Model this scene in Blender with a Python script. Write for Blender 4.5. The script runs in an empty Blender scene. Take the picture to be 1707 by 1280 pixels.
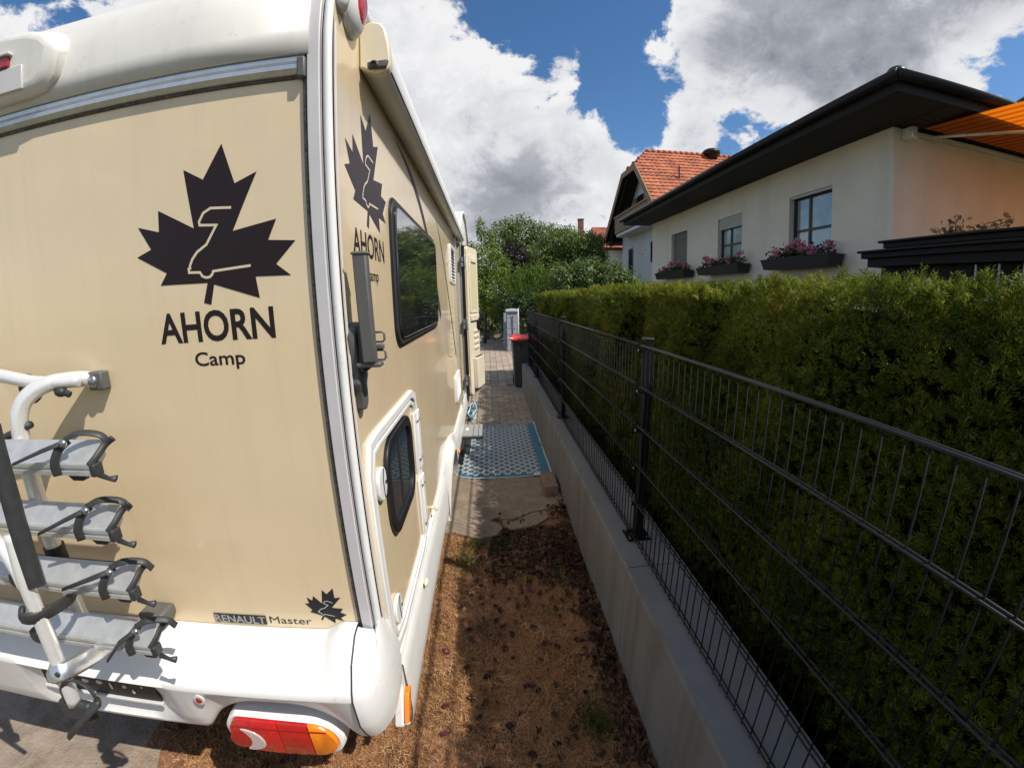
import bpy, bmesh, math, random
import numpy as np
from mathutils import Vector, Matrix
random.seed(7); np.random.seed(7)
PI = math.pi
scene = bpy.context.scene
col = scene.collection

# ------------------------------------------------------------------ camera
cd = bpy.data.cameras.new('camera'); cam = bpy.data.objects.new('camera', cd); col.objects.link(cam)
cd.type = 'PANO'; cd.panorama_type = 'FISHEYE_LENS_POLYNOMIAL'     # wide action-camera lens with slight barrel bend
cd.sensor_width = 36.0; cd.sensor_fit = 'HORIZONTAL'
cd.fisheye_fov = math.radians(170)
cd.fisheye_polynomial_k0 = 0.0
cd.fisheye_polynomial_k1 = -0.06865158925802144
cd.fisheye_polynomial_k2 = 0.00015181679246671813
cd.fisheye_polynomial_k3 = 4.45052056676429e-05
cd.fisheye_polynomial_k4 = -9.00755008392118e-07
cd.clip_start = 0.02; cd.clip_end = 3000
_R = Matrix(((0.998169, 0.034385, -0.049753), (-0.055681, 0.201349, -0.977936), (-0.023609, 0.978916, 0.202895)))
cam.matrix_world = Matrix.Translation((0, 0, 1.82)) @ _R.to_4x4()
scene.camera = cam

# ------------------------------------------------------------------ render / exposure
scene.view_settings.view_transform = 'Standard'; scene.view_settings.look = 'None'
scene.view_settings.exposure = 0.1; scene.view_settings.gamma = 1.0
scene.view_settings.use_curve_mapping = False
scene.cycles.use_denoising = True
scene.cycles.max_bounces = 8; scene.cycles.transparent_max_bounces = 8
scene.cycles.sample_clamp_indirect = 6

# ------------------------------------------------------------------ sun
SUN = Vector((0.695, -0.43, 1.0)).normalized()
sl = bpy.data.lights.new('sun', 'SUN'); sl.energy = 5.0; sl.angle = math.radians(0.53); sl.color = (1.0, 0.955, 0.88)
so = bpy.data.objects.new('sun', sl); col.objects.link(so)
so.rotation_euler = SUN.to_track_quat('Z', 'Y').to_euler()
so.location = (3, -3, 9)
ELEV = math.asin(SUN.z); AZ = math.atan2(SUN.x, SUN.y)

# ------------------------------------------------------------------ sky with cumulus
world = bpy.data.worlds.new('World'); scene.world = world; world.use_nodes = True
def sky():
    nt = world.node_tree; N = nt.nodes; Lk = nt.links; N.clear()
    def n(t, **k):
        x = N.new(t)
        for a, b in k.items(): setattr(x, a, b)
        return x
    def math_(op, a, b=None, c=None, clamp=False):
        x = n('ShaderNodeMath', operation=op, use_clamp=clamp)
        for i, v in enumerate((a, b, c)):
            if v is None: continue
            if isinstance(v, (int, float)): x.inputs[i].default_value = v
            else: Lk.new(v, x.inputs[i])
        return x.outputs[0]
    out = n('ShaderNodeOutputWorld')
    sk = n('ShaderNodeTexSky', sky_type='NISHITA', sun_disc=False)
    sk.sun_elevation = ELEV; sk.sun_rotation = AZ; sk.altitude = 200; sk.air_density = 1.0; sk.dust_density = 0.6; sk.ozone_density = 3.0
    hs = n('ShaderNodeHueSaturation'); hs.inputs['Saturation'].default_value = 1.2; Lk.new(sk.outputs[0], hs.inputs['Color'])
    b1 = n('ShaderNodeBackground'); b1.inputs[1].default_value = 0.125; Lk.new(hs.outputs[0], b1.inputs[0])
    tc = n('ShaderNodeTexCoord'); D = tc.outputs['Generated']
    sep = n('ShaderNodeSeparateXYZ'); Lk.new(D, sep.inputs[0])
    # stretch: clouds flatter near the horizon
    mp = n('ShaderNodeMapping'); mp.inputs['Scale'].default_value = (1, 1, 1.35); Lk.new(D, mp.inputs[0])
    def noise(vec, scale, detail, rough, off=None, dist=0.0):
        if off:
            m2 = n('ShaderNodeMapping'); m2.inputs['Location'].default_value = off; Lk.new(vec, m2.inputs[0]); vec = m2.outputs[0]
        x = n('ShaderNodeTexNoise'); x.inputs['Scale'].default_value = scale; x.inputs['Detail'].default_value = detail
        x.inputs['Roughness'].default_value = rough; x.inputs['Distortion'].default_value = dist; Lk.new(vec, x.inputs['Vector'])
        return x.outputs[0]
    # large masses: (direction, radius, amount)
    acc = None
    for (dx, dy, dz), r, a in CLOUDS:
        v = Vector((dx, dy, dz)).normalized()
        dd = n('ShaderNodeVectorMath', operation='DISTANCE'); Lk.new(D, dd.inputs[0]); dd.inputs[1].default_value = v
        mr = n('ShaderNodeMapRange', interpolation_type='SMOOTHSTEP')
        mr.inputs['From Min'].default_value = r; mr.inputs['From Max'].default_value = 0.0
        mr.inputs['To Min'].default_value = 0; mr.inputs['To Max'].default_value = a
        Lk.new(dd.outputs['Value'], mr.inputs['Value'])
        acc = mr.outputs[0] if acc is None else math_('ADD', acc, mr.outputs[0])
    n1 = noise(mp.outputs[0], 7.6, 13, 0.64, (2.3, 0.7, 1.1), 0.25)
    n2 = noise(mp.outputs[0], 2.2, 4, 0.5, (5.3, 1.7, 0.4))
    dens = math_('ADD', math_('MULTIPLY', n1, 1.95), math_('MULTIPLY', n2, 0.6))
    dens = math_('ADD', dens, acc)
    mask = n('ShaderNodeMapRange', interpolation_type='SMOOTHSTEP'); Lk.new(dens, mask.inputs['Value'])
    mask.inputs['From Min'].default_value = 1.28; mask.inputs['From Max'].default_value = 1.46
    # self shading: thick parts grey from below, rims and knobs white
    thick = n('ShaderNodeMapRange', interpolation_type='SMOOTHSTEP'); Lk.new(dens, thick.inputs['Value'])
    thick.inputs['From Min'].default_value = 1.45; thick.inputs['From Max'].default_value = 2.20
    n3 = noise(mp.outputs[0], 7.6, 3.5, 0.5, (2.3, 0.7, 1.17), 0.25)
    n1s = noise(mp.outputs[0], 7.6, 3.5, 0.5, (2.3, 0.7, 1.1), 0.25)
    n4 = noise(mp.outputs[0], 5.0, 6, 0.55, (1.3, 4.7, 0.4))
    up = math_('SUBTRACT', n3, n1s)                                   # density above minus here: shaded undersides
    upm = n('ShaderNodeMapRange', interpolation_type='SMOOTHSTEP'); Lk.new(up, upm.inputs['Value'])
    upm.inputs['From Min'].default_value = -0.14; upm.inputs['From Max'].default_value = 0.18
    sh = math_('ADD', math_('MULTIPLY', thick.outputs[0], 0.52), math_('MULTIPLY', upm.outputs[0], 0.30))
    sh = math_('ADD', sh, math_('MULTIPLY', math_('SUBTRACT', n4, 0.5), 0.45))
    for cdir, r, a in (((.60, .66, .46), .40, .34), ((.05, .965, .25), .20, .22), ((.0, .87, .49), .30, -.16)):   # heavy flat-based cloud masses
        dd = n('ShaderNodeVectorMath', operation='DISTANCE'); Lk.new(D, dd.inputs[0]); dd.inputs[1].default_value = Vector(cdir).normalized()
        mr = n('ShaderNodeMapRange', interpolation_type='SMOOTHSTEP')
        mr.inputs['From Min'].default_value = r; mr.inputs['From Max'].default_value = 0.0; mr.inputs['To Min'].default_value = 0; mr.inputs['To Max'].default_value = a
        Lk.new(dd.outputs['Value'], mr.inputs['Value']); sh = math_('ADD', sh, mr.outputs[0])
    sh = math_('MINIMUM', math_('MAXIMUM', sh, 0.0), 1.0)
    cr = n('ShaderNodeValToRGB'); Lk.new(sh, cr.inputs[0])
    e = cr.color_ramp.elements
    e[0].position = 0.05; e[0].color = (0.90, 0.90, 0.91, 1)
    e[1].position = 0.95; e[1].color = (0.25, 0.275, 0.32, 1)
    x = e.new(0.38); x.color = (0.70, 0.715, 0.75, 1)
    x = e.new(0.65); x.color = (0.42, 0.44, 0.48, 1)
    b2 = n('ShaderNodeBackground'); b2.inputs[1].default_value = 0.93; Lk.new(cr.outputs[0], b2.inputs[0])
    mx = n('ShaderNodeMixShader'); Lk.new(mask.outputs[0], mx.inputs[0]); Lk.new(b1.outputs[0], mx.inputs[1]); Lk.new(b2.outputs[0], mx.inputs[2])
    Lk.new(mx.outputs[0], out.inputs[0])
CLOUDS = [((.04, .95, .30), .34, .42), ((-.10, .90, .42), .26, .34), ((.19, .92, .33), .20, .24), ((.05, .98, .20), .30, .30), ((.30, .93, .20), .22, .20),
          ((.22, .826, .53), .26, -.44), ((.313, .866, .39), .15, -.34), ((.07, .83, .57), .16, -.26), ((.531, .78, .332), .15, -.48), ((.045, .94, .32), .05, -.35), ((.33, .87, .35), .08, -.30), ((.11, .885, .44), .17, .22), ((.17, .86, .48), .06, .34), ((.27, .83, .47), .05, .25),
          ((.614, .641, .46), .46, .60), ((.445, .76, .474), .22, .30), ((.399, .856, .329), .13, .32), ((.74, .51, .44), .40, .25), ((.81, .475, .36), .13, -.35),
          ((-.50, .68, .52), .42, .34), ((-.205, .806, .555), .18, .30), ((-.69, .53, .52), .12, -.25)]
sky()

# ------------------------------------------------------------------ helpers
WO = {}                                            # world origin of every object built
def tag(o, label=None, cat=None, group=None, kind=None):
    if label: o['label'] = label
    if cat: o['category'] = cat
    if group: o['group'] = group
    if kind: o['kind'] = kind
    return o
def empty(name, loc, label=None, cat=None, group=None, kind=None):
    o = bpy.data.objects.new(name, None); o.empty_display_size = 0.1; col.objects.link(o)
    o.location = loc; WO[o.name] = Vector(loc)
    return tag(o, label, cat, group, kind)
def copy_tree(src, parent=None):
    c = src.copy(); col.objects.link(c); WO[c.name] = WO[src.name].copy()
    if parent is not None: c.parent = parent
    for ch in list(src.children): copy_tree(ch, c)
    return c

class MB:
    def __init__(s): s.v = []; s.f = []; s.m = []; s.cm = 0
    def add(s, vs, fs):
        b = len(s.v); s.v += [tuple(p) for p in vs]
        for f in fs: s.f.append(tuple(i + b for i in f)); s.m.append(s.cm)
        return s
    def box(s, x0, x1, y0, y1, z0, z1):
        x0, x1 = min(x0, x1), max(x0, x1); y0, y1 = min(y0, y1), max(y0, y1); z0, z1 = min(z0, z1), max(z0, z1)
        return s.add([(x0,y0,z0),(x1,y0,z0),(x1,y1,z0),(x0,y1,z0),(x0,y0,z1),(x1,y0,z1),(x1,y1,z1),(x0,y1,z1)],
                     [(0,3,2,1),(4,5,6,7),(0,1,5,4),(1,2,6,5),(2,3,7,6),(3,0,4,7)])
    def prism(s, poly, axis, a, b):
        """poly: 2D points in the plane normal to axis (x: (y,z), y: (x,z), z: (x,y))"""
        n = len(poly)
        def P(p, t): return {'x': (t, p[0], p[1]), 'y': (p[0], t, p[1]), 'z': (p[0], p[1], t)}[axis]
        vs = [P(p, a) for p in poly] + [P(p, b) for p in poly]
        fs = [tuple(range(n)), tuple(range(2*n-1, n-1, -1))] + [(i, i+n, (i+1) % n + n, (i+1) % n) for i in range(n)]
        return s.add(vs, fs)
    def tube(s, path, r, n=10, flat=1.0, cap=True):
        path = [Vector(p) for p in path]; m = len(path); rings = []
        up = None
        for i, p in enumerate(path):
            t = (path[min(i+1, m-1)] - path[max(i-1, 0)]).normalized()
            if up is None: up = t.orthogonal().normalized()
            a = (up - t * up.dot(t)).normalized(); up = a; b = t.cross(a)
            rr = r[i] if isinstance(r, (list, tuple)) else r
            rings.append([p + (a*math.cos(2*PI*k/n) + b*math.sin(2*PI*k/n)*flat)*rr for k in range(n)])
        vs = [q for R in rings for q in R]
        fs = [(i*n+k, i*n+(k+1) % n, (i+1)*n+(k+1) % n, (i+1)*n+k) for i in range(m-1) for k in range(n)]
        if cap: fs += [tuple(range(n-1, -1, -1)), tuple((m-1)*n+k for k in range(n))]
        return s.add(vs, fs)
    def ell(s, c, r, nu=16, nv=10, z0=-1.0, z1=1.0):
        vs = []; fs = []
        for j in range(nv+1):
            t = -PI/2 + PI*j/nv
            for i in range(nu):
                a = 2*PI*i/nu
                vs.append((c[0]+r[0]*math.cos(t)*math.cos(a), c[1]+r[1]*math.cos(t)*math.sin(a), c[2]+r[2]*math.sin(t)))
        for j in range(nv):
            for i in range(nu): fs.append((j*nu+i, j*nu+(i+1) % nu, (j+1)*nu+(i+1) % nu, (j+1)*nu+i))
        return s.add(vs, fs)
    def lathe(s, c, prof, n=16, axis='z'):
        vs = []; fs = []; m = len(prof)
        for r, h in prof:
            for i in range(n):
                a = 2*PI*i/n; u, w = r*math.cos(a), r*math.sin(a)
                vs.append({'z': (c[0]+u, c[1]+w, c[2]+h), 'y': (c[0]+u, c[1]+h, c[2]+w), 'x': (c[0]+h, c[1]+u, c[2]+w)}[axis])
        for j in range(m-1):
            for i in range(n): fs.append((j*n+i, j*n+(i+1) % n, (j+1)*n+(i+1) % n, (j+1)*n+i))
        fs += [tuple(range(n-1, -1, -1)), tuple((m-1)*n+i for i in range(n))]
        return s.add(vs, fs)
    def grid(s, rows, closed=False):
        m = len(rows); n = len(rows[0]); vs = [p for R in rows for p in R]
        fs = [(i*n+k, i*n+(k+1) % n, (i+1)*n+(k+1) % n, (i+1)*n+k) for i in range(m-1) for k in range(n if closed else n-1)]
        return s.add(vs, fs)
    def build(s, name, mat, parent=None, smooth=False, bevel=0, seg=2, solid=0, origin=None, recalc=True, sub=0, autos=None):
        me = bpy.data.meshes.new(name)
        P = np.array(s.v, float)
        if origin is None:
            lo, hi = P.min(0), P.max(0); origin = ((lo[0]+hi[0])/2, (lo[1]+hi[1])/2, lo[2])
        origin = Vector(origin)
        me.from_pydata([tuple(p) for p in (P - np.array(origin))], [], s.f)
        mats = mat if isinstance(mat, (list, tuple)) else [mat]
        for m in mats: me.materials.append(m)
        if len(mats) > 1: me.polygons.foreach_set('material_index', s.m)
        if recalc:
            bm = bmesh.new(); bm.from_mesh(me); bmesh.ops.recalc_face_normals(bm, faces=bm.faces); bm.to_mesh(me); bm.free()
        if smooth: me.polygons.foreach_set('use_smooth', [True]*len(me.polygons))
        o = bpy.data.objects.new(name, me); col.objects.link(o); WO[o.name] = origin
        if parent is not None:
            o.parent = parent; o.location = origin - WO[parent.name]
        else: o.location = origin
        if solid:
            md = o.modifiers.new('solid', 'SOLIDIFY'); md.thickness = solid; md.offset = -1
        if sub:
            md = o.modifiers.new('sub', 'SUBSURF'); md.levels = sub; md.render_levels = sub
        if bevel:
            md = o.modifiers.new('bevel', 'BEVEL'); md.width = bevel; md.segments = seg; md.limit_method = 'ANGLE'; md.angle_limit = math.radians(40)
            md.harden_normals = False
            for p in me.polygons: p.use_smooth = True
            if not autos: autos = 35
        if autos:
            for p in me.polygons: p.use_smooth = True
            try: me.set_sharp_from_angle(angle=math.radians(autos))
            except Exception: pass
        return o

def mat(name, c, rough=0.6, metal=0.0, streak=None, var=0.0, vs=8.0, bump=0.0, bs=60.0, c2=None, coat=0.0, spec=0.5, trans=0.0, ior=1.45, sub=0.0, det=6, wear=None, vobj=True, dist=0.02):
    m = bpy.data.materials.new(name); m.use_nodes = True; nt = m.node_tree; N = nt.nodes; L = nt.links
    b = N['Principled BSDF']
    b.inputs['Roughness'].default_value = rough; b.inputs['Metallic'].default_value = metal
    b.inputs['Specular IOR Level'].default_value = spec
    b.inputs['Coat Weight'].default_value = coat; b.inputs['Coat Roughness'].default_value = 0.04
    b.inputs['Transmission Weight'].default_value = trans; b.inputs['IOR'].default_value = ior
    c4 = (*c, 1)
    b.inputs['Base Color'].default_value = c4
    if var or c2 or bump or wear:
        tc = N.new('ShaderNodeTexCoord'); geo = N.new('ShaderNodeNewGeometry')
        vec = geo.outputs['Position']
    last = None
    if var or c2:
        nz = N.new('ShaderNodeTexNoise'); nz.inputs['Scale'].default_value = vs; nz.inputs['Detail'].default_value = det; nz.inputs['Roughness'].default_value = 0.62
        L.new(vec, nz.inputs['Vector'])
        cr = N.new('ShaderNodeValToRGB'); L.new(nz.outputs[0], cr.inputs[0])
        cr.color_ramp.elements[0].position = 0.32; cr.color_ramp.elements[1].position = 0.68
        if c2: a, d = c4, (*c2, 1)
        else: a, d = (*[x*(1-var) for x in c], 1), (*[min(1, x*(1+var)) for x in c], 1)
        cr.color_ramp.elements[0].color = a; cr.color_ramp.elements[1].color = d
        last = cr.outputs[0]; L.new(last, b.inputs['Base Color'])
        rr = N.new('ShaderNodeMapRange'); rr.inputs['To Min'].default_value = max(0, rough-0.08); rr.inputs['To Max'].default_value = min(1, rough+0.08)
        L.new(nz.outputs[0], rr.inputs['Value']); L.new(rr.outputs[0], b.inputs['Roughness'])
    if wear:                                           # (colour, scale, threshold, amount)
        wc, wsx, wth, wam = wear
        n2 = N.new('ShaderNodeTexNoise'); n2.inputs['Scale'].default_value = wsx; n2.inputs['Detail'].default_value = 9; n2.inputs['Roughness'].default_value = 0.7
        L.new(vec, n2.inputs['Vector'])
        mr = N.new('ShaderNodeMapRange'); mr.inputs['From Min'].default_value = wth; mr.inputs['From Max'].default_value = wth+0.1
        mr.inputs['To Max'].default_value = wam; L.new(n2.outputs[0], mr.inputs['Value'])
        mx = N.new('ShaderNodeMix'); mx.data_type = 'RGBA'; L.new(mr.outputs[0], mx.inputs[0])
        if last is not None: L.new(last, mx.inputs[6])
        else: mx.inputs[6].default_value = c4
        mx.inputs[7].default_value = (*wc, 1); L.new(mx.outputs[2], b.inputs['Base Color']); last = mx.outputs[2]
    if streak:                                         # (colour, scale, threshold, amount): runs down the surface
        wc, wsx, wth, wam = streak
        if 'vec' not in dir(): pass
        mpn = N.new('ShaderNodeMapping'); mpn.inputs['Scale'].default_value = (1, 1, 0.045); L.new(vec, mpn.inputs[0])
        n2 = N.new('ShaderNodeTexNoise'); n2.inputs['Scale'].default_value = wsx; n2.inputs['Detail'].default_value = 6; n2.inputs['Roughness'].default_value = 0.65
        L.new(mpn.outputs[0], n2.inputs['Vector'])
        mr = N.new('ShaderNodeMapRange'); mr.inputs['From Min'].default_value = wth; mr.inputs['From Max'].default_value = wth+0.22
        mr.inputs['To Max'].default_value = wam; L.new(n2.outputs[0], mr.inputs['Value'])
        mx = N.new('ShaderNodeMix'); mx.data_type = 'RGBA'; L.new(mr.outputs[0], mx.inputs[0])
        if last is not None: L.new(last, mx.inputs[6])
        else: mx.inputs[6].default_value = c4
        mx.inputs[7].default_value = (*wc, 1); L.new(mx.outputs[2], b.inputs['Base Color']); last = mx.outputs[2]
    if bump:
        nb = N.new('ShaderNodeTexNoise'); nb.inputs['Scale'].default_value = bs; nb.inputs['Detail'].default_value = 5
        L.new(vec, nb.inputs['Vector'])
        bp = N.new('ShaderNodeBump'); bp.inputs['Strength'].default_value = bump; bp.inputs['Distance'].default_value = dist
        L.new(nb.outputs[0], bp.inputs['Height']); L.new(bp.outputs[0], b.inputs['Normal'])
    return m
def leafmat(name, c1, c2, c3=None, tr=0.35, rough=0.5, scale=3.0, spec=0.4):
    """leaf / blade material: colour varies per island and in patches; part of the light passes through"""
    m = bpy.data.materials.new(name); m.use_nodes = True; nt = m.node_tree; N = nt.nodes; L = nt.links
    b = N['Principled BSDF']; out = N['Material Output']
    g = N.new('ShaderNodeNewGeometry')
    nz = N.new('ShaderNodeTexNoise'); nz.inputs['Scale'].default_value = scale; nz.inputs['Detail'].default_value = 3; L.new(g.outputs['Position'], nz.inputs['Vector'])
    ad = N.new('ShaderNodeMath'); ad.operation = 'MULTIPLY_ADD'; ad.inputs[1].default_value = 0.6; L.new(g.outputs['Random Per Island'], ad.inputs[0])
    m2 = N.new('ShaderNodeMath'); m2.operation = 'MULTIPLY_ADD'; m2.inputs[1].default_value = 1.4; m2.inputs[2].default_value = -0.5; L.new(nz.outputs[0], m2.inputs[0])
    L.new(m2.outputs[0], ad.inputs[2])
    cr = N.new('ShaderNodeValToRGB'); L.new(ad.outputs[0], cr.inputs[0])
    e = cr.color_ramp.elements; e[0].position = 0.1; e[1].position = 0.85; e[0].color = (*c1, 1); e[1].color = (*c2, 1)
    if c3: x = e.new(0.97); x.color = (*c3, 1)
    L.new(cr.outputs[0], b.inputs['Base Color']); b.inputs['Roughness'].default_value = rough; b.inputs['Specular IOR Level'].default_value = spec
    t = N.new('ShaderNodeBsdfTranslucent'); L.new(cr.outputs[0], t.inputs[0])
    mx = N.new('ShaderNodeMixShader'); mx.inputs[0].default_value = tr
    L.new(b.outputs[0], mx.inputs[1]); L.new(t.outputs[0], mx.inputs[2]); L.new(mx.outputs[0], out.inputs[0])
    return m

def scatter_mesh(protos, pos, rot, scl, which):
    """join transformed copies of proto meshes (verts Nx3, faces list of tuples all same length) -> arrays"""
    V = []; F = []; off = 0
    for k, (pv, pf) in enumerate(protos):
        idx = np.where(which == k)[0]
        if len(idx) == 0: continue
        pv = np.asarray(pv, float); pf = np.asarray(pf, int)
        v = np.einsum('nij,vj->nvi', rot[idx], pv) * scl[idx][:, None, None] + pos[idx][:, None, :]
        V.append(v.reshape(-1, 3))
        f = pf[None, :, :] + (np.arange(len(idx)) * len(pv))[:, None, None] + off
        F.append(f.reshape(-1, pf.shape[1])); off += len(idx) * len(pv)
    return np.concatenate(V), np.concatenate(F)
def mesh_np(name, V, F, m, parent=None, origin=None, smooth=False):
    me = bpy.data.meshes.new(name)
    if origin is None:
        lo, hi = V.min(0), V.max(0); origin = ((lo[0]+hi[0])/2, (lo[1]+hi[1])/2, lo[2])
    V = V - np.array(origin)
    me.vertices.add(len(V)); me.vertices.foreach_set('co', V.astype(np.float32).ravel())
    k = F.shape[1]
    me.loops.add(F.size); me.loops.foreach_set('vertex_index', F.astype(np.int32).ravel())
    me.polygons.add(len(F)); me.polygons.foreach_set('loop_start', np.arange(0, F.size, k, dtype=np.int32))
    me.polygons.foreach_set('loop_total', np.full(len(F), k, dtype=np.int32))
    me.update(calc_edges=True); me.validate()
    me.materials.append(m)
    o = bpy.data.objects.new(name, me); col.objects.link(o); WO[o.name] = Vector(origin)
    if parent is not None: o.parent = parent; o.location = Vector(origin) - WO[parent.name]
    else: o.location = origin
    return o
def rots(n, nrm=None, spread=0.6, rng=np.random):
    """rotation matrices: local z near nrm (n x 3) with random spin"""
    if nrm is None: nrm = rng.normal(size=(n, 3))
    z = nrm + rng.normal(size=(n, 3)) * spread; z /= np.linalg.norm(z, axis=1, keepdims=True)
    a = rng.normal(size=(n, 3)); x = np.cross(a, z); x /= np.linalg.norm(x, axis=1, keepdims=True); y = np.cross(z, x)
    return np.stack([x, y, z], axis=2)
# ------------------------------------------------------------------ materials
M = {}
M['beige'] = mat('beige_gelcoat', (0.71, 0.56, 0.355), rough=0.22, coat=0.45, spec=0.5, var=0.05, vs=1.3, bump=0.035, bs=2.2, dist=0.06, streak=((0.57, 0.45, 0.29), 16, 0.50, 0.28), wear=((0.56, 0.43, 0.27), 26, 0.66, 0.35))
M['white'] = mat('white_plastic', (0.74, 0.725, 0.69), rough=0.36, var=0.04, vs=5, wear=((0.50, 0.45, 0.37), 24, 0.58, 0.4))
M['cap'] = mat('weathered_white_roof', (0.64, 0.615, 0.56), rough=0.45, var=0.05, vs=3, wear=((0.36, 0.33, 0.27), 30, 0.60, 0.4), streak=((0.48, 0.45, 0.39), 22, 0.50, 0.25))
M['cream'] = mat('cream_plastic', (0.72, 0.64, 0.48), rough=0.4, var=0.03)
M['greytrim'] = mat('grey_trim', (0.55, 0.525, 0.515), rough=0.45, var=0.05)
M['alu'] = mat('aluminium', (0.60, 0.61, 0.62), rough=0.32, metal=0.85, var=0.08, vs=40, bump=0.05, bs=300)
M['alurail'] = mat('anodised_rail', (0.56, 0.56, 0.54), rough=0.42, metal=0.6, var=0.10, vs=30, wear=((0.34, 0.33, 0.30), 60, 0.58, 0.4))
M['silver'] = mat('silver_paint', (0.70, 0.69, 0.66), rough=0.28, metal=0.35, coat=0.3, var=0.04, wear=((0.4, 0.38, 0.34), 50, 0.66, 0.4))
M['dark'] = mat('dark_grey_plastic', (0.030, 0.031, 0.031), rough=0.5, var=0.15, vs=30)
M['grey'] = mat('grey_brown_plastic', (0.10, 0.098, 0.09), rough=0.5, var=0.08, vs=20)
M['black'] = mat('black_rubber', (0.012, 0.012, 0.013), rough=0.45, var=0.2)
M['seam'] = mat('weathered_sealant', (0.035, 0.028, 0.024), rough=0.8, c2=(0.16, 0.13, 0.11), vs=90, bump=0.6, bs=120, dist=0.004)
M['decal'] = mat('dark_brown_vinyl', (0.020, 0.012, 0.013), rough=0.4, spec=0.25)
M['decal2'] = mat('anthracite_vinyl', (0.016, 0.018, 0.022), rough=0.35, spec=0.4)
M['decalgrey'] = mat('grey_violet_vinyl', (0.052, 0.044, 0.050), rough=0.5, spec=0.25)
M['chrome'] = mat('dull_chrome', (0.35, 0.35, 0.36), rough=0.3, metal=0.9)
M['glassdark'] = mat('tinted_window', (0.018, 0.02, 0.022), rough=0.03, spec=0.8, coat=1.0)
M['red'] = mat('red_lens', (0.62, 0.012, 0.012), rough=0.12, coat=0.8, spec=0.6, bump=0.5, bs=180, dist=0.004, c2=(0.40, 0.008, 0.01), vs=60)
M['redm'] = mat('plain_red_lens', (0.44, 0.010, 0.010), rough=0.10, coat=0.8, spec=0.6)
M['redd'] = mat('dark_red_lens', (0.33, 0.008, 0.012), rough=0.14, coat=0.8, spec=0.6)
M['orange'] = mat('orange_lens', (0.85, 0.22, 0.01), rough=0.15, coat=0.8, bump=0.2, bs=220, dist=0.004)
M['clear'] = mat('clear_lens', (0.50, 0.41, 0.39), rough=0.15, coat=0.8)
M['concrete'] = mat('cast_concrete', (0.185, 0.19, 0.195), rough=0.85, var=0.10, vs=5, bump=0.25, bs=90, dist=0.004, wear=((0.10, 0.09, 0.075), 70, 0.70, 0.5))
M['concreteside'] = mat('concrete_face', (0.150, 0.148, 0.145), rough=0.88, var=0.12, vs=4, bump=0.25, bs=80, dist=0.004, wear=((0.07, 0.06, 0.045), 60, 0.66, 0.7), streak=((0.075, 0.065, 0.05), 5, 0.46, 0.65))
M['anth'] = mat('anthracite_powder_coat', (0.007, 0.008, 0.0085), rough=0.65, var=0.1, vs=60, spec=0.14)
M['rail'] = mat('grey_coated_rod', (0.014, 0.016, 0.017), rough=0.42, spec=0.3, var=0.1, vs=60)
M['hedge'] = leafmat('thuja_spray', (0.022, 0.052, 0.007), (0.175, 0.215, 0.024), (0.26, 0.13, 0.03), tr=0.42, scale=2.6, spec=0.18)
M['hedgetop'] = leafmat('thuja_sunlit_tips', (0.075, 0.115, 0.012), (0.30, 0.315, 0.035), (0.46, 0.25, 0.08), tr=0.42, scale=5, spec=0.2)  # lighter, yellower sprays: sunlight on the hedge top put into the colour
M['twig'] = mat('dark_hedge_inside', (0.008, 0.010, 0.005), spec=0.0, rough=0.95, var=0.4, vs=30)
M['bark'] = mat('bark', (0.10, 0.075, 0.055), rough=0.9, var=0.3, vs=12, bump=0.6, bs=30)

# ------------------------------------------------------------------ the ground
def ground_material():
    m = bpy.data.materials.new('dry_soil_and_straw'); m.use_nodes = True; nt = m.node_tree; N = nt.nodes; L = nt.links; b = N['Principled BSDF']
    g = N.new('ShaderNodeNewGeometry'); P = g.outputs['Position']
    def nz(s, d=6, r=0.6):
        x = N.new('ShaderNodeTexNoise'); x.inputs['Scale'].default_value = s; x.inputs['Detail'].default_value = d; x.inputs['Roughness'].default_value = r; L.new(P, x.inputs['Vector']); return x.outputs[0]
    def ramp(v, st):
        c = N.new('ShaderNodeValToRGB'); L.new(v, c.inputs[0]); e = c.color_ramp.elements
        e[0].position, e[0].color = st[0][0], (*st[0][1], 1); e[1].position, e[1].color = st[-1][0], (*st[-1][1], 1)
        for p, q in st[1:-1]: x = e.new(p); x.color = (*q, 1)
        return c.outputs[0]
    a = ramp(nz(34, 9, 0.75), [(0.3, (0.15, 0.070, 0.034)), (0.5, (0.34, 0.165, 0.080)), (0.7, (0.50, 0.28, 0.15))])
    c = ramp(nz(4.5, 7, 0.65), [(0.36, (0.30, 0.27, 0.24)), (0.50, (0.85, 0.80, 0.76)), (0.64, (1, 1, 1))])
    mx = N.new('ShaderNodeMix'); mx.data_type = 'RGBA'; mx.blend_type = 'MULTIPLY'; mx.inputs[0].default_value = 1; L.new(a, mx.inputs[6]); L.new(c, mx.inputs[7])
    # further away: plain garden green-brown
    L.new(mx.outputs[2], b.inputs['Base Color']); b.inputs['Roughness'].default_value = 0.95
    bp = N.new('ShaderNodeBump'); bp.inputs['Strength'].default_value = 0.9; bp.inputs['Distance'].default_value = 0.02; L.new(nz(38, 10, 0.8), bp.inputs['Height']); L.new(bp.outputs[0], b.inputs['Normal'])
    return m
M['soil'] = ground_material()
M['lawn'] = mat('rough_lawn', (0.06, 0.085, 0.025), rough=0.95, c2=(0.13, 0.11, 0.05), vs=2.0, bump=0.5, bs=20)
M['gravelly'] = mat('worn_concrete_ground', (0.20, 0.150, 0.11), rough=0.95, c2=(0.33, 0.265, 0.205), vs=9, bump=0.9, bs=70, dist=0.008, det=12, wear=((0.10, 0.07, 0.05), 45, 0.60, 0.6))
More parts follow.
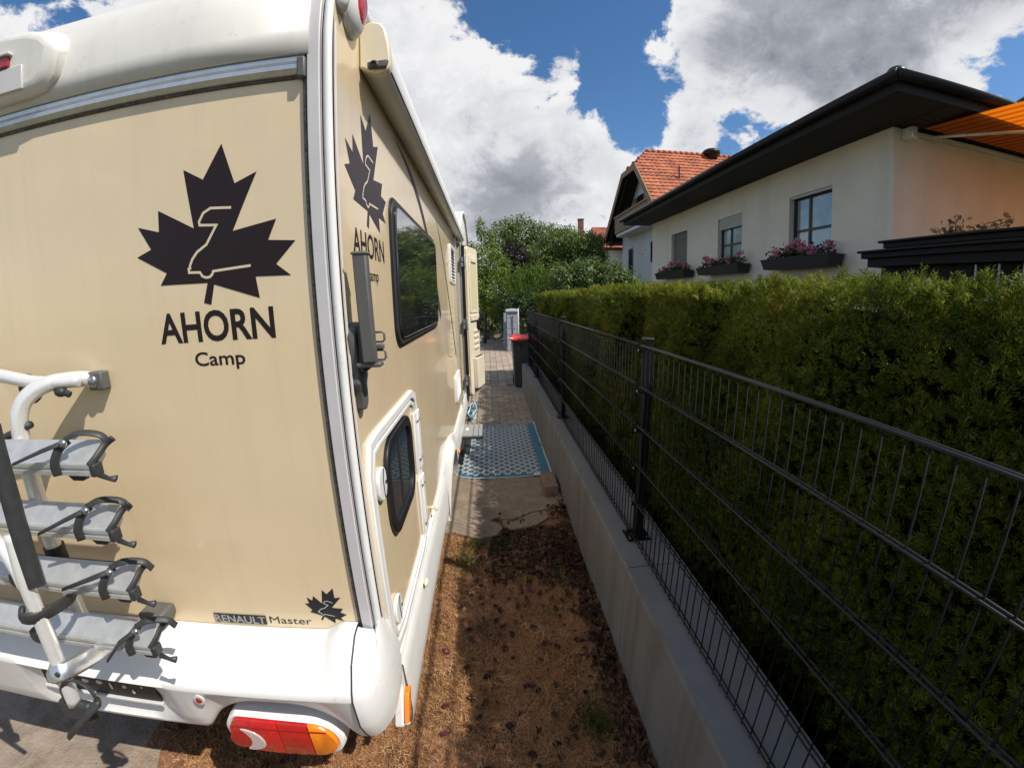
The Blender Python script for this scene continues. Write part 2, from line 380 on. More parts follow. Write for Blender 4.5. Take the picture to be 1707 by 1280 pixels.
M['slab'] = mat('old_concrete_slab', (0.19, 0.14, 0.095), rough=0.92, c2=(0.30, 0.235, 0.17), vs=6, bump=0.6, bs=60, dist=0.006, det=12, wear=((0.13, 0.085, 0.055), 20, 0.56, 0.55))
g = MB()
for (x0, x1, y0, y1) in [(-1500, 1500, -1500, 1500)]:
    g.add([(x0, y0, -0.035), (x1, y0, -0.035), (x1, y1, -0.035), (x0, y1, -0.035)], [(0, 1, 2, 3)])
g.build('ground', M['lawn'], origin=(0, 0, -0.035)); tag(bpy.data.objects['ground'], kind='structure')
# soil strip beside the vehicle, uneven
def hgt(x, y):
    return 0.012*math.sin(3.1*x+1.7*y) + 0.010*math.sin(7.3*x-5.1*y+1) + 0.006*math.sin(17*x+13*y)
rows = []
for j in range(60):
    y = -1.2 + 4.6*j/59
    rows.append([(x, y, hgt(x, y)*(0.5 if y > 2.8 else 1) - 0.008) for x in np.linspace(-1.62, 0.64, 40)])
sb = MB().grid(rows).build('soil', M['soil'], smooth=True, origin=(0, 0, 0)); tag(sb, kind='structure')
rows = [[(x, y, 0.006*math.sin(5*x+4*y)-0.004) for x in np.linspace(-4.5, -1.5+0.06*math.sin(y*9), 12)] for y in np.linspace(-1.2, 3.4, 30)]
tag(MB().grid(rows).build('driveway', M['gravelly'], smooth=True, origin=(0, 0, 0)), kind='structure')
# broken old slab edge and the slab itself
sl_ = MB()
edge = [(-4.5, 3.0), (-1.2, 3.02), (-0.5, 2.98), (-0.30, 2.96), (-0.12, 3.06), (-0.02, 3.16), (0.16, 3.13), (0.30, 3.24), (0.45, 3.28), (0.62, 3.34)]
sl_.prism(edge + [(0.62, 4.16), (-4.5, 4.16)], 'z', -0.03, 0.0165)
so_ = sl_.build('slab', M['slab'], bevel=0.006); tag(so_, kind='structure')
ch = MB(); ch.prism([(-0.31, 2.93), (-0.14, 2.86), (0.0, 2.90), (0.045, 2.985), (0.02, 3.07), (-0.05, 3.115), (-0.12, 3.045), (-0.29, 2.955)], 'z', -0.02, 0.022)
ch.build('slab_fragment', M['slab'], so_, bevel=0.006)
ch = MB(); ch.prism([(0.06, 3.02), (0.12, 2.97), (0.31, 3.01), (0.44, 3.13), (0.43, 3.25), (0.31, 3.225), (0.165, 3.115), (0.05, 3.13)], 'z', -0.02, 0.018)
ch.build('slab_fragment', M['slab'], so_, bevel=0.006)

# ------------------------------------------------------------------ paving: bricks laid one by one
pav_mats = [mat('paver_%d' % i, c, rough=0.9, var=0.15, vs=14, bump=0.5, bs=110, dist=0.003, det=8, wear=((0.15, 0.085, 0.06), 25, 0.60, 0.5)) for i, c in enumerate([(0.31, 0.245, 0.18), (0.35, 0.28, 0.205), (0.27, 0.21, 0.16), (0.38, 0.31, 0.235), (0.32, 0.25, 0.19)])]
M['joint'] = mat('sandy_joint', (0.085, 0.062, 0.045), rough=0.95, var=0.3, vs=40)
pv = MB(); pv.add([(-4.5, 4.16, -0.006), (1.6, 4.16, -0.006), (1.6, 19.0, -0.006), (-4.5, 19.0, -0.006)], [(0, 1, 2, 3)])
paving = pv.build('paving', M['joint'], origin=(0, 4.16, -0.006)); tag(paving, kind='structure')
def paver_mesh(w, d, k):
    b = MB(); h = 0.018; c = 0.004
    b.add([(-w/2, -d/2, 0), (w/2, -d/2, 0), (w/2, d/2, 0), (-w/2, d/2, 0),
           (-w/2, -d/2, h-c), (w/2, -d/2, h-c), (w/2, d/2, h-c), (-w/2, d/2, h-c),
           (-w/2+c, -d/2+c, h), (w/2-c, -d/2+c, h), (w/2-c, d/2-c, h), (-w/2+c, d/2-c, h)],
          [(0,1,5,4),(1,2,6,5),(2,3,7,6),(3,0,4,7),(4,5,9,8),(5,6,10,9),(6,7,11,10),(7,4,8,11),(8,9,10,11)])
    return b
slots = []
y = 4.22
while y < 8.55:                                   # running courses across the path
    off = 0.0 if int(round((y-4.22)/0.112)) % 2 else 0.104
    x = -0.62 + off
    while x < 0.70:
        w = min(0.2, 0.605-(x-0.1))
        slots.append((x, y, 0.2, 0.104, 0)); x += 0.208
    y += 0.112
y = 8.62; k = 0
while y < 18.9:                                   # further on: columns of square stones
    x = -2.2 + (0.0); kk = 0
    xr = 0.62 + max(0, (y-8.6))*0.0 + (0.0 if y < 9 else min(0.28, (y-9)*0.1))
    while x < xr:
        slots.append((x, y + (0.085 if kk % 2 else 0), 0.168, 0.160, 1)); x += 0.175; kk += 1
    y += 0.168
rp = random.Random(3)
vis = [s for s in slots if s[0] > -0.45 and (s[1] > 5.6 or s[0] > 0.5)]
hid = [s for s in slots if not (s[0] > -0.45 and (s[1] > 5.6 or s[0] > 0.5))]
vis = [s for s in vis if s[0] < 0.66 or s[1] > 8.6]; vis.sort(key=lambda s: s[1])
near, far = vis[:295], vis[295:] + hid
protos = {}
for kind, (w, d) in ((0, (0.2, 0.104)), (1, (0.168, 0.160))):
    for mi, pm in enumerate(pav_mats):
        me_o = paver_mesh(w, d, 0).build('paver', pm, paving, origin=(0, 0, 0)); protos[kind, mi] = me_o.data
        bpy.data.objects.remove(me_o)
for s in near:
    o = bpy.data.objects.new('paver', protos[s[4], rp.randrange(5)]); col.objects.link(o); o.parent = paving
    o.location = Vector((s[0]+rp.uniform(-.002, .002), s[1]+rp.uniform(-.002, .002), -0.004+rp.uniform(-.002, .002))) - WO[paving.name]
    o.rotation_euler = (rp.uniform(-.012, .012), rp.uniform(-.012, .012), rp.uniform(-.012, .012))
fb = MB()
for s in far:
    q = paver_mesh(s[2], s[3], 0); dz = rp.uniform(-.002, .002)
    fb.cm = rp.randrange(5); fb.add([(a+s[0], b_+s[1], c-0.004+dz) for a, b_, c in q.v], q.f)
tag(fb.build('distant_pavers', pav_mats, paving), kind='stuff')
# kerb and soil beyond the paving
kb = MB(); kb.box(-4.5, 1.7, 19.0, 19.12, -0.02, 0.06); tag(kb.build('kerb', M['concrete'], bevel=0.01), kind='structure')
bs_ = MB(); bs_.add([(-6, 19.1, -0.01), (6, 19.1, -0.01), (6, 34, -0.01), (-6, 34, -0.01)], [(0, 1, 2, 3)])
M['bed'] = mat('garden_soil', (0.12, 0.085, 0.055), rough=0.95, c2=(0.20, 0.16, 0.09), vs=3, bump=0.6, bs=30)
tag(bs_.build('garden_bed', M['bed'], origin=(0, 19.1, -0.01)), kind='structure')

# ------------------------------------------------------------------ low garden wall
gw = empty('garden_wall', (0.755, 3.5, 0), 'low pale grey concrete wall carrying the dark wire fence', 'wall')
for (ya, yb) in ((-1.6, 1.66), (1.664, 4.90), (4.904, 8.02)):
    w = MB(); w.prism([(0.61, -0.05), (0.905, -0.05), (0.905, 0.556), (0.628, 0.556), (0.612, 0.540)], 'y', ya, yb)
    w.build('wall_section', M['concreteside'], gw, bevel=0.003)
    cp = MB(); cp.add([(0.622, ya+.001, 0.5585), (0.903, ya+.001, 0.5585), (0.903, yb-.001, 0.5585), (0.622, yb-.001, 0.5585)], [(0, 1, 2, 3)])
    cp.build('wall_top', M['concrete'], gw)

# ------------------------------------------------------------------ double rod fence
fence = empty('wire_fence', (0.72, 3.0, 0.556), 'anthracite double rod fence with dark posts on the low concrete wall', 'fence')
posts = [-0.42, 1.93, 4.24, 6.60]
FX = 0.722
rails = [1.588, 1.388, 1.188, 0.988, 0.788, 0.588]
rod_me = None
for i in range(len(posts)):
    y0 = posts[i]; y1 = posts[i+1] if i+1 < len(posts) else 7.75
    ya, yb = y0 + 0.012, y1 - 0.012
    pb = MB()
    for z in rails:
        for dx in (-0.007, 0.007): pb.tube([(FX+dx, ya, z), (FX+dx, yb, z)], 0.0034 if z < 1.5 else 0.0042, 8)
    pan = pb.build('fence_panel', M['rail'], fence, smooth=True)
    n = int((yb-ya-0.02)/0.05); st = (yb-ya-0.02)/n
    for k in range(n+1):
        if rod_me is None:
            r0 = MB().tube([(0, 0, -0.018), (0, 0, 1.009)], 0.0023, 6).build('vertical_rod', M['anth'], pan, smooth=True, origin=(0, 0, 0)); rod_me = r0.data
            ro = r0
        else:
            ro = bpy.data.objects.new('vertical_rod', rod_me); col.objects.link(ro)
        ro.parent = pan; ro.location = Vector((FX, ya+0.01+k*st, 0.580)) - WO[pan.name]
for i, y0 in enumerate(posts + [7.78]):
    b = MB(); b.box(0.737, 0.777, y0-0.03, y0+0.03, 0.568, 1.612)
    # shallow ribs of the post profile
    p = b.build('fence_post', M['anth'], fence, bevel=0.004)
    c = MB(); c.box(0.735, 0.779, y0-0.032, y0+0.032, 1.6125, 1.622); c.build('post_cap', M['black'], p, bevel=0.002)
    c = MB(); c.box(0.690, 0.815, y0-0.055, y0+0.055, 0.5595, 0.5675)
    bp_ = c.build('base_plate', M['anth'], p, bevel=0.002)
    for (dx, dy) in ((0.705, -0.04), (0.705, 0.04), (0.80, -0.04), (0.80, 0.04)):
        c = MB(); c.lathe((dx, y0+dy, 0.5675), [(0.007, 0), (0.007, 0.005), (0.003, 0.006), (0.003, 0.012)], 6)
        c.build('bolt', M['chrome'], p)
    for z in rails:
        c = MB(); c.box(0.708, 0.740, y0-0.026, y0-0.008, z-0.032, z-0.012)
        c.build('clamp', M['anth'], p, bevel=0.002)
        c = MB(); c.lathe((0.707, y0-0.017, z-0.022), [(0.006, 0), (0.006, -0.004)], 8, 'x'); c.build('clamp_screw', M['chrome'], p)

# ------------------------------------------------------------------ hedge
def spray_proto(seed, L_=0.082, w=0.0125):
    """a flat fan of scale-leaf branchlets: a stem with side fingers"""
    r = random.Random(seed); V = []; F = []
    def strip(p, d, ln, wd, bend):
        d = Vector(d).normalized(); side = Vector((-d.y, d.x, r.uniform(-.35, .35))).normalized()
        a = Vector(p); m = a + d*ln*0.6 + Vector((0, 0, bend)); e = a + d*ln + Vector((0, 0, -bend))
        b = len(V); V.extend([tuple(a), tuple(m+side*wd*0.5), tuple(e), tuple(m-side*wd*0.5)])
        F.append((b, b+1, b+2, b+3))
    n = 6
    strip((0, 0, 0), (1, 0, 0), L_, w*0.55, 0.008)
    for i in range(n):
        t = 0.12 + 0.8*i/n; x = L_*t
        for s in (-1, 1):
            a = r.uniform(0.5, 0.95); ln = L_*(0.55-0.35*t)*r.uniform(0.7, 1.25)
            strip((x, 0, 0.004*math.sin(t*3)), (math.cos(a), s*math.sin(a), r.uniform(-.35, .2)), ln, w*0.5, r.uniform(-.006, .012))
    return V, F
protos_h = [spray_proto(i) for i in range(6)]
hedge = empty('hedge', (1.55, 4.2, 0), 'tall clipped thuja hedge behind the wire fence, dark below and sunlit yellow-green on top', 'hedge')
def hbump(y, z):
    return 0.055*math.sin(2.3*y+1.1*z) + 0.04*math.sin(5.1*y-2.3*z+2) + 0.03*math.sin(11*y+7*z)
HY0, HY1 = -1.6, 9.6
def htop(y): return 1.790 + 0.052*min(1, max(0, (y-0.4)/2.2)) + 0.012*math.sin(1.9*y) + 0.010*math.sin(6.1*y)
def hx(z):                                       # front face leans back and rounds over at the top
    return 1.10 + 0.02*max(0, z-0.9) + (max(0, z-1.78)/0.12)**2*0.05
# closed near-black body; shade between the sprays put into its colour
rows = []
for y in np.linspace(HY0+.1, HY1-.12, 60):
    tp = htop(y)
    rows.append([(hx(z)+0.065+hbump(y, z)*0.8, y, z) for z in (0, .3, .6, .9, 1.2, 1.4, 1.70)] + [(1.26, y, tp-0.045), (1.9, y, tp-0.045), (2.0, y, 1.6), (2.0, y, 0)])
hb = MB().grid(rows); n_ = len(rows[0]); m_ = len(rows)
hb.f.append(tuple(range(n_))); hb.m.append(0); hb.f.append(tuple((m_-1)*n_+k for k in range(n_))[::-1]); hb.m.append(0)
hb.build('inner_shade_body', M['twig'], hedge)
rg = np.random.RandomState(5)
def scat(nc, ya, yb, scale, face, name, mt, dens_top=False):
    y = rg.uniform(ya, yb, nc)
    if face == 'front':
        z = rg.uniform(0.02, 1.87, nc)
        x = np.array([hx(b_) + hbump(a, b_) for a, b_ in zip(y, z)]) + rg.exponential(0.035, nc) - 0.01
        # ragged lower edge: bare near the ground in places
        keep = z > 0.25 + 0.22*np.sin(3.1*y) + 0.12*np.sin(9*y) + rg.uniform(-.15, .15, nc)
        nrm = np.stack([-np.ones(nc), rg.uniform(-.3, .3, nc), 0.25+rg.uniform(-.2, .5, nc)], 1)
        P = np.stack([x, y, z], 1)[keep]; nrm = nrm[keep]
    elif face == 'top':
        x = rg.uniform(1.10, 2.0, nc); tp = np.array([htop(a) for a in y])
        z = tp + rg.normal(0, .018, nc) - np.clip((1.16-x), 0, 1)**2*2.0 + 0.012*np.sin(x*17+y*9)
        nrm = np.stack([rg.uniform(-.5, .2, nc), rg.uniform(-.3, .3, nc), np.ones(nc)*1.2], 1); P = np.stack([x, y, z], 1)
    elif face == 'end':
        x = rg.uniform(1.04, 2.0, nc); z = rg.uniform(0.05, 1.88, nc); y = yb + rg.normal(0, .03, nc)
        nrm = np.stack([rg.uniform(-.3, .3, nc), np.ones(nc), rg.uniform(0, .4, nc)], 1); P = np.stack([x, y, z], 1)
    n = len(P); nrm /= np.linalg.norm(nrm, axis=1, keepdims=True)
    # spray grows outward/upward: local x along a mix of normal and up; plane roughly vertical
    gx = nrm*0.55 + np.array([0, 0, 0.75]) + rg.normal(size=(n, 3))*0.42
    if face == 'front': gx[:, 2] -= 0.55*(rg.rand(n) < 0.45)
    gx /= np.linalg.norm(gx, axis=1, keepdims=True)
    a = nrm + rg.normal(size=(n, 3))*0.5; gz = a - gx*np.sum(a*gx, 1, keepdims=True); gz /= np.linalg.norm(gz, axis=1, keepdims=True)
    R = np.stack([gx, np.cross(gz, gx), gz], 2)
    sc = scale*rg.uniform(0.6, 1.25, n)
    V, F = scatter_mesh(protos_h, P, R, sc, rg.randint(0, 6, n))
    return tag(mesh_np(name, V, F, mt, hedge), kind='stuff')
scat(38000, -0.9, 3.2, 0.60, 'front', 'foliage', M['hedge'])
scat(22000, 3.2, 9.6, 0.85, 'front', 'foliage', M['hedge'])
scat(1500, -1.6, -0.9, 1.5, 'front', 'foliage', M['hedge'])
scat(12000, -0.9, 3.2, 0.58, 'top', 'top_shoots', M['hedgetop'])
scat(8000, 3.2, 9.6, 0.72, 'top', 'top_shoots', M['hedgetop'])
scat(1500, 3.2, 9.6, 1.3, 'end', 'foliage', M['hedge'])

# ------------------------------------------------------------------ the motorhome
SX = -0.35                       # plane of its right side wall
RY = 1.0                         # plane of its rear wall
LXX = -2.62                      # left side wall
rv = empty('motorhome', (-1.48, 4.2, 0), 'cream motorhome with white bumper and dark maple leaf decals, parked beside the fence', 'motorhome')
def capprof(off=0.0):            # rear wall top curving over to the roof, (y, z)
    P = [(1.0, 2.41), (1.002, 2.47), (1.012, 2.54), (1.032, 2.60), (1.065, 2.65), (1.11, 2.685), (1.17, 2.704), (1.30, 2.715), (1.50, 2.72)]
    return P
# rear panel
b = MB(); b.box(LXX+0.03, -0.405, RY, RY+0.03, 0.78, 2.405); b.build('rear_panel', M['beige'], rv)
# right side wall with rear lower hatch region etc: one smooth glossy wall
b = MB(); b.add([(SX, 1.003, 0.62), (SX, 1.003, 2.52), (SX, 1.02, 2.60), (SX, 1.07, 2.655), (SX, 6.1, 2.655), (SX, 6.1, 0.45), (SX, 5.9, 0.45), (SX, 5.9, 2.45)], [])
def wall_cells(xs, ys_z, holes):
    pass
def hole_wall(name, X, y0, y1, z0, z1, holes, m, parent, thick=0.03, sgn=-1):
    """side wall in the plane x=X made of cells, leaving rectangular holes (ya,yb,za,zb)"""
    ys = sorted({y0, y1, *[h[0] for h in holes], *[h[1] for h in holes]}); zs = sorted({z0, z1, *[h[2] for h in holes], *[h[3] for h in holes]})
    V = {}; b = MB(); 
    def vid(y, z):
        if (y, z) not in V: V[y, z] = len(b.v); b.v.append((X, y, z))
        return V[y, z]
    for i in range(len(ys)-1):
        for j in range(len(zs)-1):
            cy, cz = (ys[i]+ys[i+1])/2, (zs[j]+zs[j+1])/2
            if any(h[0] < cy < h[1] and h[2] < cz < h[3] for h in holes): continue
            b.f.append((vid(ys[i], zs[j]), vid(ys[i+1], zs[j]), vid(ys[i+1], zs[j+1]), vid(ys[i], zs[j+1]))); b.m.append(0)
    for h in holes:                       # reveals
        d = sgn*thick
        for (a, c) in (((h[0], h[2]), (h[1], h[2])), ((h[1], h[2]), (h[1], h[3])), ((h[1], h[3]), (h[0], h[3])), ((h[0], h[3]), (h[0], h[2]))):
            b.add([(X, a[0], a[1]), (X, c[0], c[1]), (X+d, c[0], c[1]), (X+d, a[0], a[1])], [(0, 1, 2, 3)])
    return b.build(name, m, parent, recalc=False)
DY0, DY1, DZ0, DZ1 = 4.66, 5.33, 0.56, 2.50         # entrance doorway
hole_wall('side_wall', SX, 1.012, 6.2, 0.60, 2.655, [(DY0, DY1, 0.600001, DZ1)], M['beige'], rv)
b = MB(); b.box(LXX, LXX+0.02, 1.02, 6.2, 0.6, 2.655); b.build('side_wall', M['beige'], rv)
# underbody and interior darkness, so nothing shines through
b = MB(); b.box(LXX+0.1, SX-0.06, 1.10, 6.1, 0.50, 0.56); b.build('floor_pan', M['black'], rv)
b = MB(); b.box(LXX+0.3, SX-0.5, 1.25, 1.6, 0.42, 0.495); b.build('chassis_beam', M['black'], rv)
b = MB(); b.box(-1.3, -0.9, 4.3, 5.6, 0.57, 2.4); b.build('interior_cabinet', M['grey'], rv, bevel=0.01)
b = MB(); b.box(LXX+0.03, SX-0.004, 1.08, 6.15, 2.62, 2.652); b.build('ceiling_panel', M['white'], rv)
# roof and rounded rear cap
P = capprof()
b = MB(); rows = [[(x, y, z) for (y, z) in P] for x in np.linspace(LXX+0.04, -0.402, 8)]
b.grid(rows); b.build('rear_roof_cap', M['cap'], rv, smooth=True, solid=0.02, recalc=False)
b = MB(); b.box(LXX+0.02, SX+0.002, 1.5, 6.2, 2.657, 2.722); b.build('roof', M['cap'], rv, bevel=0.01)
# roof edge trim along the right side
path = [(SX+0.004, y, z-0.045) for (y, z) in P[3:]] + [(SX+0.004, 6.2, 2.675)]
b = MB(); b.tube(path, 0.022, 10); b.build('roof_edge_trim', M['white'], rv, smooth=True)
# aluminium rail under the cap
b = MB(); b.prism([(1.0, 2.362), (0.988, 2.365), (0.981, 2.375), (0.982, 2.386), (0.990, 2.390), (0.985, 2.395), (0.984, 2.404), (0.990, 2.411), (1.0, 2.413)], 'x', LXX+0.04, -0.412)
tr = b.build('rear_rail', M['alu'], rv, autos=30)
b = MB(); b.box(LXX+0.04, -0.414, 0.9835, 0.9995, 2.4135, 2.417); b.build('rail_sealant', M['seam'], rv)
b = MB(); b.tube([(LXX+0.04, 0.998, 2.360), (-0.41, 0.998, 2.360)], 0.004, 6); b.build('rail_sealant', M['seam'], rv)
b = MB(); b.box(-0.428, -0.408, 0.978, 0.998, 2.352, 2.402); b.build('rail_end', M['grey'], rv, bevel=0.004)
# right rear corner trim: sealant line, grey band, shadow gap, white bead, following the cap curve
full = [(1.0, 0.80), (1.0, 1.4), (1.0, 2.0)] + P
def sweep(name, prof, m, smooth=True, bump=0):
    """prof: (x, outward offset) pairs swept along the rear contour"""
    rows = []
    for i, (y, z) in enumerate(full):
        y2, z2 = full[min(i+1, len(full)-1)]; y1_, z1_ = full[max(i-1, 0)]
        t = Vector((y2-y1_, z2-z1_)).normalized(); nn = Vector((-t.y, t.x))     # outward: towards -y / +z
        rows.append([(px, y+nn.x*o, z+nn.y*o) for px, o in prof])
    b = MB(); b.grid(rows); return b.build(name, m, rv, smooth=False, autos=30, recalc=False)
sweep('corner_sealant', [(-0.419, -0.002), (-0.418, 0.007), (-0.411, 0.010), (-0.4065, 0.006), (-0.406, -0.002)], M['seam'])
sweep('corner_band', [(-0.4065, -0.004), (-0.4065, 0.012), (-0.4045, 0.014), (-0.378, 0.014), (-0.376, 0.012), (-0.376, -0.004)], M['greytrim'])
sweep('corner_gap', [(-0.3765, 0.006), (-0.3705, 0.006)], M['seam'])
bead = [(-0.3595 + 0.0108*math.cos(a), 0.004+0.0108*math.sin(a)) for a in np.linspace(PI*1.05, -PI*0.35, 12)]
sweep('corner_bead', bead, M['white'])
sweep('corner_line', [(-0.3745, 0.0), (-0.3745, 0.0085), (-0.3725, 0.0085), (-0.3725, 0.0)], M['greytrim'])
b = MB(); b.tube([(SX+0.001, 1.018, 0.80), (SX+0.001, 1.018, 2.50)], 0.004, 6); b.build('corner_sealant', M['greytrim'], rv)
# roof centre fairing with the third brake light
prf = [(-1.085, 2.545), (-1.12, 2.58), (-1.17, 2.60), (-1.26, 2.613), (-1.64, 2.613), (-1.73, 2.60), (-1.78, 2.58), (-1.815, 2.545), (-1.80, 2.47), (-1.76, 2.435), (-1.70, 2.425), (-1.20, 2.425), (-1.14, 2.435), (-1.10, 2.47)]
b = MB(); cxx = -1.45
rows = []
for (yy, sx_, dz) in ((1.34, 1.05, 0.10), (1.16, 1.03, 0.085), (1.05, 1.02, 0.04), (0.965, 1.0, 0.0), (0.945, 0.97, -0.002)):
    rows.append([(cxx+(px-cxx)*sx_, yy, (pz+dz*(1 if pz > 2.5 else 0.2)) if yy > 0.95 else 2.52+(pz-2.52)*0.95) for px, pz in prf])
b.grid(rows, closed=True); b.f.append(tuple(range(4*14, 5*14))); b.m.append(0)
fr = b.build('roof_fairing', M['cap'], rv, bevel=0.022, seg=4)
b = MB(); b.box(-1.66, -1.238, 0.936, 0.947, 2.508, 2.537); b.build('brake_light', M['redd'], fr, bevel=0.003)
b = MB(); b.box(-1.67, -1.228, 0.930, 0.947, 2.5375, 2.545); b.box(-1.67, -1.19, 0.940, 0.948, 2.44, 2.505); b.build('light_housing', M['greytrim'], fr, bevel=0.002)
# outline lamp on the right upper corner
lm = MB(); lm.ell((-0.350, 1.122, 2.612), (0.044, 0.080, 0.084), 24, 16); lamp = lm.build('outline_lamp', M['white'], rv, smooth=True)
lm = MB(); lm.ell((-0.3235, 1.124, 2.620), (0.022, 0.052, 0.062), 20, 14); lm.build('lamp_lens', M['red'], lamp, smooth=True)
lm = MB(); lm.ell((-0.346, 1.122, 2.612), (0.024, 0.0815, 0.0855), 24, 14); lm.build('lamp_seam', M['white'], lamp, smooth=True)

# decals: maple leaf with a line drawing of a van, and lettering
LEAF = [(-0.632, 2.224), (-0.601, 2.125), (-0.542, 2.147), (-0.613, 2.012), (-0.498, 2.031), (-0.522, 1.983), (-0.453, 1.977), (-0.506, 1.925), (-0.47, 1.896), (-0.562, 1.899), (-0.556, 1.847), (-0.676, 1.888), (-0.690, 1.839), (-0.710, 1.845), (-0.694, 1.893), (-0.831, 1.897), (-0.809, 1.926), (-0.894, 1.973), (-0.849, 1.989), (-0.883, 2.047), (-0.821, 2.029), (-0.819, 2.082), (-0.719, 2.028), (-0.739, 2.173), (-0.686, 2.143)]
VAN = [(-0.613, 2.068), (-0.669, 2.072), (-0.690, 2.062), (-0.703, 2.042), (-0.702, 2.034), (-0.656, 2.030), (-0.687, 1.986), (-0.715, 1.970), (-0.730, 1.954), (-0.739, 1.938), (-0.739, 1.932), (-0.743, 1.931), (-0.743, 1.922), (-0.712, 1.920), (-0.706, 1.910), (-0.696, 1.906), (-0.685, 1.907), (-0.677, 1.914), (-0.675, 1.920), (-0.572, 1.926)]
def polyline(pts, w):
    vs = []; fs = []
    for i, p in enumerate(pts):
        p = Vector(p); a = Vector(pts[max(i-1, 0)]); c = Vector(pts[min(i+1, len(pts)-1)])
        t1 = (p-a).normalized() if i else (c-p).normalized(); t2 = (c-p).normalized() if i < len(pts)-1 else t1
        t = (t1+t2); t = t.normalized() if t.length > 1e-6 else t1
        n = Vector((-t.y, t.x)); k = 1/max(0.5, abs(n.dot(Vector((-t1.y, t1.x)))))
        vs += [p+n*w/2*k, p-n*w/2*k]
    return vs, [(2*i, 2*i+1, 2*i+3, 2*i+2) for i in range(len(pts)-1)]
def flat(parent, name, m, fn, polys=None, line=None, w=0.005, lift=0.0):
    b = MB()
    if polys:
        for poly in polys: b.add([fn(p[0], p[1], lift) for p in poly], [tuple(range(len(poly)))])
    if line:
        vs, fs = polyline(line, w); b.add([fn(p[0], p[1], lift) for p in vs], fs)
    o = b.build(name, m, parent, recalc=False)
    if polys:
        bm = bmesh.new(); bm.from_mesh(o.data); bmesh.ops.triangulate(bm, faces=bm.faces); bm.to_mesh(o.data); bm.free()
    return o
def fn_rear(x, z, l): return (x, RY-0.0008-l, z)
flat(rv, 'maple_leaf_decal', M['decal'], fn_rear, polys=[LEAF])
M['cut'] = mat('cream_cutout', (0.62, 0.50, 0.34), rough=0.2, coat=0.6)
flat(bpy.data.objects['maple_leaf_decal'], 'van_outline', M['cut'], fn_rear, line=VAN, w=0.0062, lift=0.0008)
def letters(text, name, m, parent, x0, x1, z0, cap, fn, lift=0.0, depth=0.0, shear=0.0, bold=0.0, drop=0.0):
    """lettering between x0 and x1 with its baseline at z0; cap is the height of a capital"""
    cu = bpy.data.curves.new('t', 'FONT'); cu.body = text; cu.size = 1; cu.resolution_u = 4; cu.offset = bold; cu.extrude = 0.0; cu.shear = shear
    ob = bpy.data.objects.new('t', cu); col.objects.link(ob)
    bpy.context.view_layer.update()
    me = ob.to_mesh(); V = np.array([v.co[:] for v in me.vertices]); Fs = [tuple(p.vertices) for p in me.polygons]; ob.to_mesh_clear()
    bpy.data.objects.remove(ob); bpy.data.curves.remove(cu)
    xa, xb = V[:, 0].min(), V[:, 0].max(); ca = 0.73
    b = MB()
    if depth:
        pass
    b.add([fn(x0+(v[0]-xa)/(xb-xa)*(x1-x0), z0+v[1]/ca*cap + drop*((v[0]-xa)/(xb-xa)), lift) for v in V], Fs)
    o = b.build(name, m, parent, recalc=False)
    if depth: md = o.modifiers.new('solid', 'SOLIDIFY'); md.thickness = depth; md.offset = 1
    return o
letters('AHORN', 'lettering', M['decal'], rv, -0.852, -0.524, 1.751, 0.077, fn_rear, bold=0.022)
letters('Camp', 'lettering', M['decal'], rv, -0.757, -0.614, 1.688, 0.036, fn_rear, bold=0.012)
# small leaf bottom right
def aff(src3, dst3):
    A = np.array([[p[0], p[1], 1] for p in src3]); return np.linalg.lstsq(A, np.array(dst3), rcond=None)[0]
TA = aff([LEAF[0], LEAF[17], LEAF[19], LEAF[6], LEAF[10], LEAF[2], LEAF[12]], [(-0.481, 1.026), (-0.570, 0.979), (-0.562, 1.007), (-0.441, 0.953), (-0.498, 0.899), (-0.464, 0.998), (-0.533, 0.907)])
def app(T, pts): return [tuple(np.array([p[0], p[1], 1]) @ T) for p in pts]
sl2 = flat(rv, 'maple_leaf_decal', M['decal2'], fn_rear, polys=[app(TA, LEAF)])
flat(sl2, 'van_outline', M['greytrim'], fn_rear, line=app(TA, VAN), w=0.0022, lift=0.0008)
letters('Master', 'lettering', M['decal2'], rv, -0.701, -0.566, 0.898, 0.027, fn_rear)
bd = MB(); bd.box(-0.888, -0.712, 0.9965, 0.9995, 0.893, 0.926); badge = bd.build('name_badge', M['decal2'], rv, bevel=0.001)
letters('RENAULT', 'badge_letters', M['chrome'], badge, -0.886, -0.714, 0.8955, 0.028, fn_rear, bold=0.02, lift=0.0028)
# side decals, affine copies on the side wall (y grows forward)
def fn_side(y, z, l): return (SX+0.0008+l, y, z)
TS = aff([LEAF[0], LEAF[19], LEAF[17], LEAF[15], LEAF[12], LEAF[10], LEAF[6], LEAF[4], LEAF[2], LEAF[23], LEAF[21]],
         [(1.333, 2.405), (1.086, 2.239), (1.077, 2.169), (1.139, 2.096), (1.275, 2.04), (1.414, 2.049), (1.517, 2.163), (1.469, 2.222), (1.425, 2.336), (1.233, 2.361), (1.15, 2.273)])
sl3 = flat(rv, 'maple_leaf_decal', M['decalgrey'], fn_side, polys=[app(TS, LEAF)])
flat(sl3, 'van_outline', M['cut'], fn_side, line=app(TS, VAN), w=0.006, lift=0.0008)
letters('AHORN', 'lettering', M['decal'], rv, 1.118, 1.452, 1.953, 0.074, fn_side, bold=0.012)
letters('Camp', 'lettering', M['decal'], rv, 1.222, 1.362, 1.886, 0.036, fn_side, bold=0.012)
